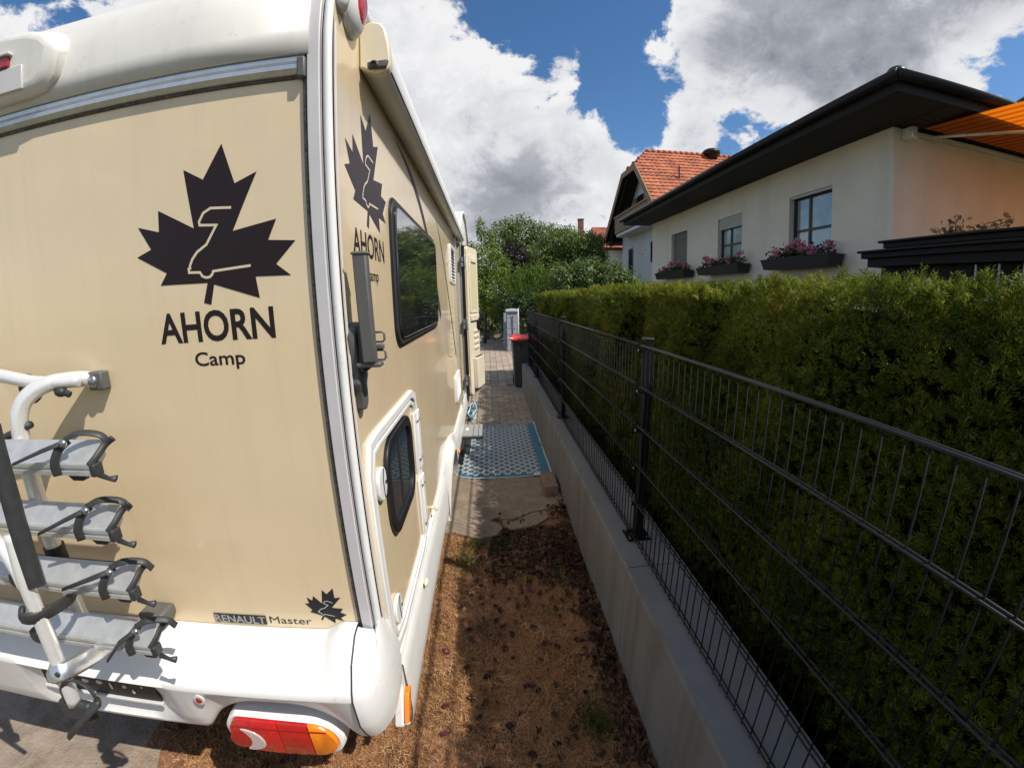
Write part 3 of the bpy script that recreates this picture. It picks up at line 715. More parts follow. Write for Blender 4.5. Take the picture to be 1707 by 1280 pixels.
# swoosh stripes on the side wall
def arc(p0, p1, p2, w0, w1, n=22):
    o = []; i_ = []
    for k in range(n+1):
        t = k/n; p = Vector(p0)*(1-t)**2 + Vector(p1)*2*t*(1-t) + Vector(p2)*t*t
        d = (Vector(p1)-Vector(p0))*(1-t)*2 + (Vector(p2)-Vector(p1))*2*t; nn = Vector((-d.y, d.x)).normalized()
        w = (w0+(w1-w0)*t)*min(1, 4*t+0.05); o.append(p+nn*w/2); i_.append(p-nn*w/2)
    return [(o[k], o[k+1], i_[k+1], i_[k]) for k in range(n)]
flat(rv, 'stripe_decal', M['decalgrey'], fn_side, polys=arc((1.70, 2.46), (2.55, 2.42), (3.05, 1.70), 0.03, 0.085))
flat(rv, 'stripe_decal', M['decalgrey'], fn_side, polys=arc((2.95, 2.42), (3.55, 2.15), (4.25, 1.25), 0.02, 0.055))

# rounded rectangles on the side wall ------------------------------------------------
def rrect(y0, y1, z0, z1, r, n=6, shear=0.0):
    pts = []
    for (cy_, cz_, a0) in ((y1-r, z1-r, 0), (y0+r, z1-r, PI/2), (y0+r, z0+r, PI), (y1-r, z0+r, 1.5*PI)):
        for k in range(n+1):
            a = a0 + PI/2*k/n; pts.append((cy_+r*math.cos(a), cz_+r*math.sin(a)))
    return pts
def ring(name, outer, inner, x0, x1, m, parent, bevel=0.003):
    b = MB(); n = len(outer)
    rows = [[(x0, *p) for p in outer], [(x1, *p) for p in outer], [(x1, *p) for p in inner], [(x0, *p) for p in inner]]
    b.grid(rows, closed=True); return b.build(name, m, parent, bevel=bevel, seg=2)
# big window
wr = rrect(1.555, 2.785, 1.655, 2.200, 0.075)
wi = rrect(1.580, 2.760, 1.680, 2.175, 0.055)
win = ring('side_window', wr, wi, SX, SX+0.012, M['dark'], rv)
b = MB(); b.prism(wi, 'x', SX+0.0005, SX+0.022); b.build('window_pane', M['glassdark'], win, bevel=0.004)
b = MB()
ring('window_seal', rrect(1.545, 2.795, 1.645, 2.210, 0.082), wr, SX, SX+0.005, M['black'], win, bevel=0.001)
# rear locker hatch with a small window
ho = [(1.048, 0.78), (1.048, 1.36), (1.085, 1.440), (1.16, 1.448), (1.74, 1.448), (1.81, 1.42), (1.835, 1.35), (1.835, 0.78), (1.80, 0.700), (1.70, 0.682), (1.20, 0.682), (1.08, 0.705)]
def inset(poly, d):
    c = Vector((sum(p[0] for p in poly)/len(poly), sum(p[1] for p in poly)/len(poly)))
    hy = max(abs(p[0]-c.x) for p in poly); hz = max(abs(p[1]-c.y) for p in poly)
    return [(c.x+(p[0]-c.x)*(1-d/hy), c.y+(p[1]-c.y)*(1-d/hz)) for p in poly]
hatch = ring('locker_hatch', ho, inset(ho, 0.030), SX, SX+0.012, M['white'], rv, bevel=0.004)
ring('hatch_seal', inset(ho, 0.032), inset(ho, 0.037), SX, SX+0.004, M['black'], hatch, bevel=0.0)
ring('hatch_rim', inset(ho, 0.038), inset(ho, 0.054), SX, SX+0.009, M['white'], hatch, bevel=0.003)
wo = rrect(1.222, 1.655, 1.035, 1.385, 0.10); wn = rrect(1.262, 1.615, 1.075, 1.345, 0.07)
hw = ring('hatch_window', wo, wn, SX, SX+0.016, M['black'], hatch, bevel=0.005)
b = MB(); b.prism(wn, 'x', SX+0.0005, SX+0.006); b.build('window_pane', M['glassdark'], hatch)
b = MB(); b.box(SX+0.006, SX+0.010, 1.425, 1.437, 1.08, 1.34); b.build('window_bar', M['dark'], hatch)
for (z0, z1) in ((1.068, 1.340), (0.74, 1.030)):
    b = MB(); b.box(SX, SX+0.011, 1.742, 1.79, z0, z1); b.box(SX, SX+0.018, 1.792, 1.842, z0, z1); b.build('hatch_hinge', M['white'], hatch, bevel=0.004)
    for z in (z0+0.045, z1-0.045):
        b = MB(); b.box(SX+0.012, SX+0.0195, 1.786, 1.840, z-0.002, z+0.002); b.build('hinge_joint', M['dark'], hatch)
for zc in (1.285, 0.822):
    b = MB(); b.prism(rrect(1.118, 1.205, zc-0.052, zc+0.052, 0.04), 'x', SX, SX+0.014); lt = b.build('hatch_latch', M['white'], hatch, bevel=0.004)
    b = MB(); b.tube([(SX+0.0145, 1.175, zc+0.045), (SX+0.0145, 1.160, zc+0.01), (SX+0.0145, 1.165, zc-0.045)], 0.0022, 6); b.lathe((SX+0.0135, 1.188, zc-0.004), [(0.006, 0), (0.006, 0.003)], 10, 'x'); b.build('latch_lock', M['dark'], hatch)
# catch knobs
for (yy, zz) in ((2.02, 0.745), (1.55, 0.63)):
    b = MB(); b.tube([(SX, yy, zz), (SX+0.03, yy, zz)], 0.009, 10); b.ell((SX+0.034, yy, zz), (0.010, 0.024, 0.017), 12, 8); b.build('hatch_catch', M['cream'], rv, smooth=True)
# fridge vents
def vent(yc, zc, h, w, n):
    f = ring('wall_vent', rrect(yc-w/2, yc+w/2, zc-h/2, zc+h/2, 0.02, 3), rrect(yc-w/2+0.03, yc+w/2-0.03, zc-h/2+0.025, zc+h/2-0.025, 0.008, 3), SX, SX+0.016, M['white'], rv)
    b = MB(); b.box(SX+0.0005, SX+0.002, yc-w/2+0.02, yc+w/2-0.02, zc-h/2+0.02, zc+h/2-0.02); b.build('vent_backing', M['black'], f)
    for k in range(n):
        z = zc-h/2+0.04 + (h-0.08)*k/(n-1)
        b = MB(); b.prism([(SX+0.002, z+0.009), (SX+0.004, z+0.011), (SX+0.015, z-0.004), (SX+0.013, z-0.007)], 'y', yc-w/2+0.03, yc+w/2-0.03); b.build('slat', M['white'], f)
vent(4.21, 2.155, 0.36, 0.50, 10); vent(4.24, 0.945, 0.26, 0.50, 7)

# awning case along the top of the side
AP = [(SX+0.001, 2.497), (-0.327, 2.486), (-0.300, 2.478), (-0.272, 2.486), (-0.263, 2.503), (-0.268, 2.56), (-0.279, 2.605), (-0.292, 2.622), (-0.318, 2.628), (-0.338, 2.618), (SX+0.001, 2.60)]
b = MB(); b.prism(AP, 'y', 1.262, 4.98); aw = b.build('awning_case', M['white'], rv, autos=50)
b = MB(); b.prism([(x*1.0+(0.004 if x > -0.34 else 0), z+(0.004 if z > 2.55 else -0.004)) for x, z in AP], 'y', 1.222, 1.2615); b.build('awning_end_cap', M['cream'], aw, bevel=0.006, seg=3)
b = MB(); b.prism([(-0.322, 2.482), (-0.270, 2.482), (-0.262, 2.505), (-0.322, 2.500)], 'y', 1.205, 1.2215); b.build('crank_cover', M['grey'], aw, bevel=0.004)
b = MB(); b.lathe((-0.302, 1.204, 2.490), [(0.013, 0), (0.009, -0.002), (0.006, 0.004)], 12, 'y'); b.build('crank_socket', M['black'], aw)
b = MB(); b.tube([(-0.268, 1.262, 2.497), (-0.268, 4.98, 2.497)], 0.0035, 6); b.build('awning_groove', M['black'], aw)
b = MB(); b.box(-0.3455, -0.295, 1.27, 4.97, 2.6275, 2.632); b.build('awning_lid', M['cap'], aw)

# alcove over the cab, beyond the door
b = MB(); rows = []
for x in (LXX, -1.5, -0.42, SX-0.012, SX+0.0):
    dr = 0.0 if x < -0.36 and x > LXX+0.01 else -0.03
    rows.append([(x, 5.35, 2.70), (x, 5.6, 2.84+dr), (x, 5.95, 3.02+dr), (x, 6.4, 3.12+dr), (x, 6.9, 3.10+dr), (x, 7.3, 2.96+dr), (x, 7.6, 2.72), (x, 7.7, 2.45), (x, 7.55, 2.25), (x, 6.2, 2.0), (x, 5.36, 2.0)])
b.grid(rows); b.f.append(tuple(4*11+k for k in range(11))); b.m.append(0); b.f.append(tuple(k for k in range(10, -1, -1))); b.m.append(0)
alc = b.build('alcove', M['cap'], rv, autos=40)
b = MB(); b.tube([(SX+0.003, 5.40, 2.72), (SX+0.003, 5.6, 2.82), (SX+0.003, 5.95, 3.00), (SX+0.003, 6.4, 3.09), (SX+0.003, 6.9, 3.07), (SX+0.003, 7.3, 2.94), (SX+0.003, 7.6, 2.70)], 0.03, 8); b.build('alcove_trim', M['white'], alc, smooth=True)
# cab
b = MB(); b.prism([(6.2, 0.45), (8.2, 0.42), (8.3, 0.9), (8.0, 1.15), (7.3, 1.35), (6.9, 2.1), (6.2, 2.2)], 'x', LXX+0.12, SX-0.12); cab = b.build('cab', M['white'], rv, bevel=0.04, seg=3)
b = MB(); b.prism([(6.35, 1.30), (7.2, 1.30), (6.85, 2.02), (6.35, 2.02)], 'x', SX-0.119, SX-0.112); b.build('cab_window', M['glassdark'], cab)
b = MB(); b.tube([(SX-0.12, 7.2, 1.32), (-0.23, 7.35, 1.42)], 0.018, 8); b.build('mirror_arm', M['black'], cab)
b = MB(); b.ell((-0.185, 7.4, 1.52), (0.065, 0.05, 0.165), 16, 10); b.build('wing_mirror', M['black'], cab, smooth=True)

# skirt along the bottom of the side, with the wheel arch
ys = [1.075, 1.2, 1.6, 2.0, 2.4, 2.50, 2.585, 3.375, 3.45, 3.6, 4.2, 5.0, 6.2]
def top(y):
    if 2.45 < y < 3.5: return 0.665 + 0.10*math.sin(PI*(y-2.45)/1.05)
    return 0.678 - 0.020*max(0, y-1.9)
def out_(y):
    k = math.exp(-((y-2.95)/0.33)**2); return SX+0.026+0.022*k
rows = []
for y in ys:
    o = out_(y); t = top(y)
    rows.append([(SX, y, t+0.006), (SX+0.012, y, t+0.004), (SX+0.016, y, t-0.018), (SX+0.020, y, t-0.024), (o-0.004, y, t-0.09), (o, y, t-0.14), (o, y, 0.44), (o-0.006, y, 0.375), (o-0.022, y, 0.352), (SX-0.03, y, 0.350)])
b = MB(); b.grid(rows[:7]); sk = b.build('skirt', M['white'], rv, autos=35)
b = MB(); b.grid(rows[7:]); b.build('skirt', M['white'], rv, autos=35)
# arch fairing between
cy_, cz_, ra = 2.98, 0.32, 0.40
rows2 = []
for k in range(17):
    a = PI - PI*k/16
    yi, zi = cy_+ra*math.cos(a), max(0.34, cz_+ra*math.sin(a)*0.92)
    yo = 2.58 + 0.80*k/16; zo = top(yo)
    oo = out_(yo)+0.002
    rows2.append([(SX, yo, zo+0.006), (SX+0.014, yo, zo+0.004), (oo, (yo*2+yi)/3, (zo*1.5+zi)/2.5), (oo+0.006, yi, zi), (oo-0.004, yi, zi-0.006 if zi > 0.36 else zi), (SX-0.12, yi, zi)])
b = MB(); b.grid(rows2); b.build('wheel_arch', M['white'], rv, autos=45)
b = MB()
b.lathe((-0.62, cy_, 0.335), [(0.10, 0.0), (0.30, 0.0), (0.335, 0.03), (0.345, 0.09), (0.345, 0.15), (0.33, 0.21), (0.25, 0.215)], 40, 'x'); wh = b.build('wheel', M['black'], rv, autos=30)
b = MB(); b.lathe((-0.44, cy_, 0.335), [(0.03, 0.03), (0.06, 0.035), (0.08, 0.02), (0.16, -0.01), (0.20, 0.02), (0.215, 0.035)], 32, 'x'); b.build('rim', M['alu'], wh, autos=30)
b = MB(); b.lathe((-2.57, cy_, 0.335), [(0.10, 0.0), (0.30, 0.0), (0.335, 0.03), (0.345, 0.15), (0.33, 0.21), (0.25, 0.215)], 32, 'x'); b.build('wheel', M['black'], rv, autos=30)
b = MB(); b.ell((SX+0.036, 3.62, 0.46), (0.010, 0.045, 0.018), 12, 8); b.build('side_marker', M['orange'], rv, smooth=True)

# fold-out step
b = MB()
stp = []
for (x0, x1) in ((-0.335, -0.217), (-0.212, -0.160), (-0.155, -0.112)):
    b.box(x0, x1, 4.22, 4.62, 0.386, 0.402)
step = b.build('folding_step', mat('step_grey', (0.25, 0.26, 0.25), rough=0.6, bump=0.3, bs=200, dist=0.002), rv, bevel=0.003)
b = MB(); b.box(-0.42, -0.108, 4.212, 4.628, 0.360, 0.3855); b.build('step_frame', M['dark'], step, bevel=0.004)
for yy in (4.24, 4.60):
    b = MB(); b.box(-0.46, -0.33, yy-0.008, yy+0.008, 0.36, 0.56); b.build('step_arm', M['dark'], step)
b = MB(); b.box(-0.300, -0.268, 4.40, 4.48, 0.4025, 0.4045); b.build('step_sticker', M['white'], step)

# doorway frame and the open door
fr_ = MB()
fr_.box(SX-0.002, SX+0.018, DY0-0.03, DY0, 0.60, DZ1+0.03); o = fr_.build('door_frame', M['alu'], rv, bevel=0.003)
fr_ = MB(); fr_.box(SX-0.002, SX+0.024, DY1, DY1+0.05, 0.55, DZ1+0.16); fr_.build('door_frame', M['alu'], rv, bevel=0.003)
fr_ = MB(); fr_.box(SX-0.002, SX+0.018, DY0, DY1, DZ1, DZ1+0.03); fr_.build('door_frame', M['alu'], rv, bevel=0.003)
fr_ = MB(); fr_.box(SX-0.03, SX+0.02, DY0-0.03, DY1+0.05, 0.50, 0.56); fr_.build('door_sill', M['alu'], rv, bevel=0.003)
door = empty('entrance_door', (SX+0.067, DY1+0.01, 0.56)); door.parent = rv; door.location = Vector((SX+0.067, DY1+0.01, 0.56)) - WO[rv.name]
ang = math.radians(165.5)                              # opened past square: free edge forward and outwards
# door built closed along -y from the hinge, inner face towards -x, then swung
DH = 1.93; DW = 0.50
def dd(pts):                                        # local (u along the leaf from the hinge, w towards the inside, z up) -> world
    o = []
    for (u, w, z) in pts:
        # closed: leaf runs -y, inside faces -x ; rotate by ang about the hinge
        x, y = -w, -u
        X_ = x*math.cos(ang) - y*math.sin(ang); Y_ = x*math.sin(ang) + y*math.cos(ang)
        o.append((SX+0.067+X_, DY1+0.01+Y_, 0.56+z))
    return o
class DM(MB):
    def add(s, vs, fs): return MB.add(s, dd(vs), fs)
b = DM(); b.prism(rrect(0.012, DW, 0.0, DH, 0.06, 5), 'y', 0, 0) if False else None
def dpanel(u0, u1, z0, z1, w0, w1, r=0.0):
    b = DM()
    if r: pts = rrect(u0, u1, z0, z1, r, 4); n = len(pts); b.add([(p[0], w0, p[1]) for p in pts]+[(p[0], w1, p[1]) for p in pts], [tuple(range(n)), tuple(range(2*n-1, n-1, -1))]+[(i, i+n, (i+1) % n+n, (i+1) % n) for i in range(n)])
    else: b.box(u0, u1, w0, w1, z0, z1)
    return b
dpanel(0.01, DW, 0.0, DH, -0.030, 0.0, 0.06).build('door_leaf', M['beige'], door, bevel=0.003)
dpanel(0.004, DW+0.006, -0.006, DH+0.006, -0.012, -0.004, 0.065).build('door_seal', M['black'], door)
dpanel(0.02, DW-0.01, 0.01, DH-0.01, 0.0005, 0.022, 0.05).build('door_lining', M['cream'], door, bevel=0.006)
dpanel(0.08, DW-0.07, 1.08, DH-0.10, 0.023, 0.034, 0.03).build('blind_frame', M['cream'], door, bevel=0.005)
dpanel(0.13, DW-0.12, 1.14, DH-0.22, 0.0345, 0.0355).build('blind', mat('door_blind', (0.60, 0.53, 0.30), rough=0.6), door)
dpanel(0.15, DW-0.14, DH-0.20, DH-0.14, 0.0345, 0.05).build('blind_catch', M['cream'], door, bevel=0.006)
dpanel(0.08, DW-0.07, 0.98, 1.06, 0.0225, 0.045).build('blind_box', M['cream'], door, bevel=0.008)
dpanel(0.14, DW-0.04, 0.08, 0.50, 0.0225, 0.088, 0.02).build('door_bin', M['cream'], door, bevel=0.012)
dpanel(0.16, DW-0.06, 0.50, 0.504, 0.03, 0.080).build('bin_opening', M['dark'], door)
for k in range(4):
    dpanel(0.22, DW-0.06, 0.60+0.075*k, 0.635+0.075*k, 0.0225, 0.034).build('hook', M['cream'], door, bevel=0.004)
b = DM(); b.ell((DW-0.10, 0.035, 0.93), (0.05, 0.02, 0.10), 14, 10); b.build('door_handle', M['black'], door, smooth=True)
for z in (0.22, 0.95, 1.72):
    b = MB(); b.box(SX+0.018, SX+0.052, DY1-0.03, DY1+0.02, 0.56+z-0.06, 0.56+z-0.005); b.box(SX+0.022, SX+0.066, DY1-0.03, DY1+0.02, 0.56+z+0.005, 0.56+z+0.06); b.tube([(SX+0.067, DY1-0.03, 0.56+z-0.08), (SX+0.067, DY1-0.03, 0.56+z+0.08)], 0.012, 8); b.build('door_hinge', M['alu'], rv, bevel=0.003)

b = MB(); b.box(SX+0.026, SX+0.062, DY1+0.002, DY1+0.03, 0.57, 2.49); b.build('door_gap_seal', M['black'], rv)

# holder bracket screwed to the side (dark grey folding arm)
HB = empty('folding_bracket', (SX, 1.04, 1.6)); HB.parent = rv; HB.location = Vector((SX, 1.04, 1.6)) - WO[rv.name]
b = MB(); b.prism([(1.015, 1.70), (1.012, 1.74), (1.022, 1.765), (1.045, 1.775), (1.085, 1.772), (1.100, 1.755), (1.102, 1.63), (1.085, 1.612), (1.082, 1.56), (1.062, 1.545), (1.038, 1.55), (1.034, 1.60), (1.018, 1.62), (1.024, 1.66)], 'x', SX, SX+0.022)
b.build('mount_plate', M['grey'], HB, bevel=0.006, seg=3)
b = MB(); b.box(SX+0.022, SX+0.04, 1.02, 1.075, 1.650, 1.755); b.build('pivot_block', M['dark'], HB, bevel=0.006)
b = MB(); b.prism([(-0.3185, 1.936), (-0.285, 1.940), (-0.279, 1.676), (-0.311, 1.676)], 'y', 1.0, 1.03); b.box(-0.3215, -0.282, 0.997, 1.033, 1.934, 1.942); b.build('arm_channel', M['grey'], HB, bevel=0.004)
b = MB(); b.box(SX+0.02, -0.268, 1.005, 1.04, 1.664, 1.6755); b.build('arm_foot', M['grey'], HB, bevel=0.004)
for z in (1.735, 1.690):
    b = MB(); pts = [(-0.284, 1.034, z+0.013), (-0.266, 1.034, z+0.013), (-0.261, 1.034, z+0.008), (-0.261, 1.034, z-0.006), (-0.266, 1.034, z-0.011), (-0.284, 1.034, z-0.011)]
    b.tube(pts, 0.0028, 6); b.build('hook_loop', M['grey'], HB, smooth=True)
b = MB(); b.box(-0.282, -0.263, 1.026, 1.040, 1.706, 1.719); b.build('clip_block', M['grey'], HB, bevel=0.003)

# ------------------------------------------------------------------ rear bumper
def zb(x):                                            # lower edge with the lamp arch
    if -0.945 < x < -0.447:
        t = (x+0.696)/0.249; return 0.550 + 0.138*(1-abs(t)**3.2)
    if x <= -0.945: return 0.548 - 0.006*min(1, (-0.945-x)/0.4)
    return 0.550
bx = list(np.linspace(LXX+0.02, -1.62, 12)) + list(np.linspace(-1.60, -1.02, 14)) + list(np.linspace(-1.0, -0.42, 30))
bmp = empty('rear_bumper', (-1.4, 0.9, 0.6)); bmp.parent = rv; bmp.location = Vector((-1.4, 0.9, 0.6)) - WO[rv.name]
def recess(x):                                        # number plate recess depth
    if -1.62 < x < -0.99:
        e = min((x+1.62)/0.09, (-0.99-x)/0.11, 1); return e
    return 0.0
rows = []
for x in bx:
    t0 = 0.885 + (0.03 if x > -0.47 else (0.03*max(0, min(1, (x+0.515)/0.045)) if x > -0.515 else 0)) - 0.0
    r = recess(x); r = r*r*(3-2*r)
    zl = zb(x); yy = 0.998
    zc = 0.772
    col_ = [(x, yy, t0-0.002), (x, 0.975, t0), (x, 0.945, t0-0.005), (x, 0.88, t0-0.055), (x, 0.842, zc+0.018), (x, 0.832, zc), (x, 0.836+0.028*r, zc-0.012)]
    zm = (zc+zl)/2
    col_ += [(x, 0.853+0.040*r, min(zc-0.02, zl+0.085)), (x, 0.862+0.036*r, min(zc-0.024, zl+0.06)), (x, 0.875+0.002*r, zl+0.022), (x, 0.884, zl+0.004), (x, 0.898, zl), (x, 0.95, zl+0.004), (x, 1.02, zl+0.03)]
    rows.append(col_)
b = MB(); b.grid(rows); b.build('bumper_shell', M['white'], bmp, autos=50)
# corner piece wrapping to the side
rows = []
for k in range(13):
    a = k/12*PI/2
    def cr_(r0y, yb, xr):                             # plan ellipse from rear face to the side
        return (-0.414+xr*math.sin(a), yb+(1.0-yb)*(1-math.cos(a)))
    c1 = cr_(0, 0.975, 0.056); c2 = cr_(0, 0.945, 0.064); c3 = cr_(0, 0.880, 0.072); c4 = cr_(0, 0.842, 0.078); c5 = cr_(0, 0.832, 0.082); c6 = cr_(0, 0.840, 0.082); c7 = cr_(0, 0.862, 0.076); c8 = cr_(0, 0.885, 0.064); c9 = cr_(0, 0.94, 0.03)
    kz = math.sin(a)
    tz = 0.915 - 0.018*math.sin(a)*0 + (-0.02*kz if kz < .8 else (0.02*(kz-.8)/.2))
    rows.append([(*c1, tz), (*c2, tz-0.004), (*c3, 0.862), (*c4, 0.80), (*c5, 0.772-0.02*kz), (*c6, 0.66), (*c7, 0.60), (*c8, 0.552), (*c9, 0.545), (*c9, 0.56)])
last = rows[-1]
for yy, sc in ((1.05, 0.0), (1.085, -0.012)):
    rows.append([(p[0]+sc*0.3, yy, p[2] + (0.0 if i < 5 else 0.0) - (0.06 if i < 2 else 0)) for i, p in enumerate(last)])
b = MB(); b.grid(rows); b.build('bumper_corner', M['white'], bmp, autos=50)
b = MB(); b.tube([(-0.4165, 0.977, 0.914), (-0.4165, 0.946, 0.910), (-0.4165, 0.881, 0.860), (-0.4165, 0.8425, 0.795), (-0.4165, 0.8325, 0.772), (-0.4165, 0.8405, 0.66), (-0.4165, 0.862, 0.60), (-0.4165, 0.885, 0.552)], 0.0028, 6); b.build('bumper_seam', M['dark'], bmp)
# round stud and side marker
b = MB(); b.lathe((-0.897, 0.838, 0.735), [(0.019, 0.0), (0.019, -0.004), (0.016, -0.005)], 20, 'y'); bo = b.build('reflector', M['greytrim'], bmp)
b = MB(); b.lathe((-0.897, 0.8325, 0.735), [(0.011, 0.0), (0.008, -0.002)], 16, 'y'); b.build('reflector_core', M['redd'], bmp)
b = MB(); b.prism(rrect(0.985, 1.062, 0.480, 0.552, 0.02, 3), 'x', -0.330, -0.312)
b = MB(); b.prism([(1.040, 0.557), (1.086, 0.550), (1.034, 0.470), (0.985, 0.476)], 'x', -0.336, -0.318)
b.build('side_marker', M['orange'], bmp, bevel=0.004)
b = MB(); b.prism([(0.985, 0.455), (1.10, 0.455), (1.10, 0.70), (1.05, 0.70), (1.04, 0.56), (0.985, 0.472)], 'x', -0.37, -0.337); b.build('bumper_bracket', M['white'], bmp, bevel=0.006)
# tail lamp pod
pod = [(-0.878+p[0]*0.905, 0.474+p[1]) for p in [(0.012, 0.135), (0.035, 0.160), (0.08, 0.168), (0.30, 0.160), (0.365, 0.150), (0.405, 0.125), (0.425, 0.085), (0.420, 0.045), (0.39, 0.015), (0.33, 0.0), (0.12, 0.0), (0.05, 0.015), (0.01, 0.055), (0.0, 0.10)]]
b = MB(); 
def smooth_closed(P_, k=4):
    o = []; n = len(P_)
    for i in range(n):
        a, b_, c_, d = [Vector(P_[(i+j) % n]) for j in (-1, 0, 1, 2)]
        for q in range(k):
            t = q/k; o.append(tuple(0.5*((2*b_)+(c_-a)*t+(2*a-5*b_+4*c_-d)*t*t+(3*b_-a-3*c_+d)*t**3)))
    return o
pod = smooth_closed(pod); NP = len(pod); c = (sum(p[0] for p in pod)/NP, sum(p[1] for p in pod)/NP)
def sc_(p, k): return (c[0]+(p[0]-c[0])*k, c[1]+(p[1]-c[1])*k)
rows = [[(*[q for q in (sc_(p, k)[0],)], yy, sc_(p, k)[1]) for p in pod] for (k, yy) in ((0.90, 1.0), (1.0, 0.93), (1.0, 0.885), (0.985, 0.872), (0.93, 0.868), (0.90, 0.872))]
b.grid(rows, closed=True); b.f.append(tuple(range(NP-1, -1, -1))); b.m.append(0)
pd_ = b.build('tail_lamp', M['white'], bmp, autos=40)
xl, xr = min(p[0] for p in pod), max(p[0] for p in pod)
def lens(x0, x1, m, name):
    pts = [sc_(p, 0.90) for p in pod]
    # clip the polygon to x0..x1
    def clip(poly, xk, keepless):
        o = []
        for i in range(len(poly)):
            a, q = poly[i], poly[(i+1) % len(poly)]
            ia = (a[0] <= xk) if keepless else (a[0] >= xk); iq = (q[0] <= xk) if keepless else (q[0] >= xk)
            if ia: o.append(a)
            if ia != iq: t = (xk-a[0])/(q[0]-a[0]); o.append((xk, a[1]+t*(q[1]-a[1])))
        return o
    pts = clip(clip(pts, x1, True), x0, False); n = len(pts)
    cc = (sum(p[0] for p in pts)/n, sum(p[1] for p in pts)/n)
    b = MB(); b.grid([[(p[0], 0.90, p[1]) for p in pts], [(p[0], 0.862, p[1]) for p in pts], [(cc[0]+(p[0]-cc[0])*.94, 0.857, cc[1]+(p[1]-cc[1])*.9) for p in pts]], closed=True)
    b.f.append(tuple(2*n+i for i in range(n))); b.m.append(0)
    return b.build(name, m, bmp, autos=50)
lens(xl, -0.6915, M['red'], 'lamp_lens'); lens(-0.6905, -0.594, M['redm'], 'lamp_lens'); lens(-0.593, xr, M['orange'], 'lamp_lens')
b = MB(); m1 = [(-0.820, 0.592), (-0.795, 0.590), (-0.762, 0.570), (-0.748, 0.540), (-0.755, 0.512), (-0.785, 0.498), (-0.815, 0.499), (-0.800, 0.520), (-0.795, 0.550), (-0.805, 0.575)]
b.prism(smooth_closed(m1, 3), 'y', 0.8535, 0.860); b.build('reversing_lens', M['clear'], bmp, bevel=0.003)
b = MB(); b.lathe((-0.826, 0.8565, 0.545), [(0.036, 0.0), (0.036, -0.004), (0.02, -0.006)], 24, 'y'); b.build('fog_lens', M['redd'], bmp, autos=40)
b = MB(); b.box(-0.850, -0.535, 0.8545, 0.8565, 0.600, 0.604); b.build('lens_rib', M['redd'], bmp)
# number plate holder (empty), bulges of the recess
b = MB(); b.box(-1.555, -1.075, 0.866, 0.876, 0.663, 0.757); pl = b.build('plate_holder', M['black'], bmp, bevel=0.004)
for (x, z, w, h) in ((-1.49, 0.715, .028, .020), (-1.36, 0.712, .032, .014), (-1.30, 0.715, .028, .014), (-1.255, 0.708, .010, .026), (-1.20, 0.712, .018, .012), (-1.17, 0.695, .010, .016), (-1.13, 0.72, .008, .008)):
    b = MB(); b.lathe((x, 0.8655, z), [(0.5, 0), (0.42, -0.002)], 12, 'y'); b.v = [(x+(p[0]-x)*w, 0.8655+(p[1]-0.8655)*1.0, z+(p[2]-z)*h*1.2) for p in b.v]; b.build('plate_slot', M['clear'], bmp)
b = MB(); b.box(-1.56, -1.07, 0.858, 0.870, 0.655, 0.664); b.build('plate_lip', M['greytrim'], bmp, bevel=0.002)

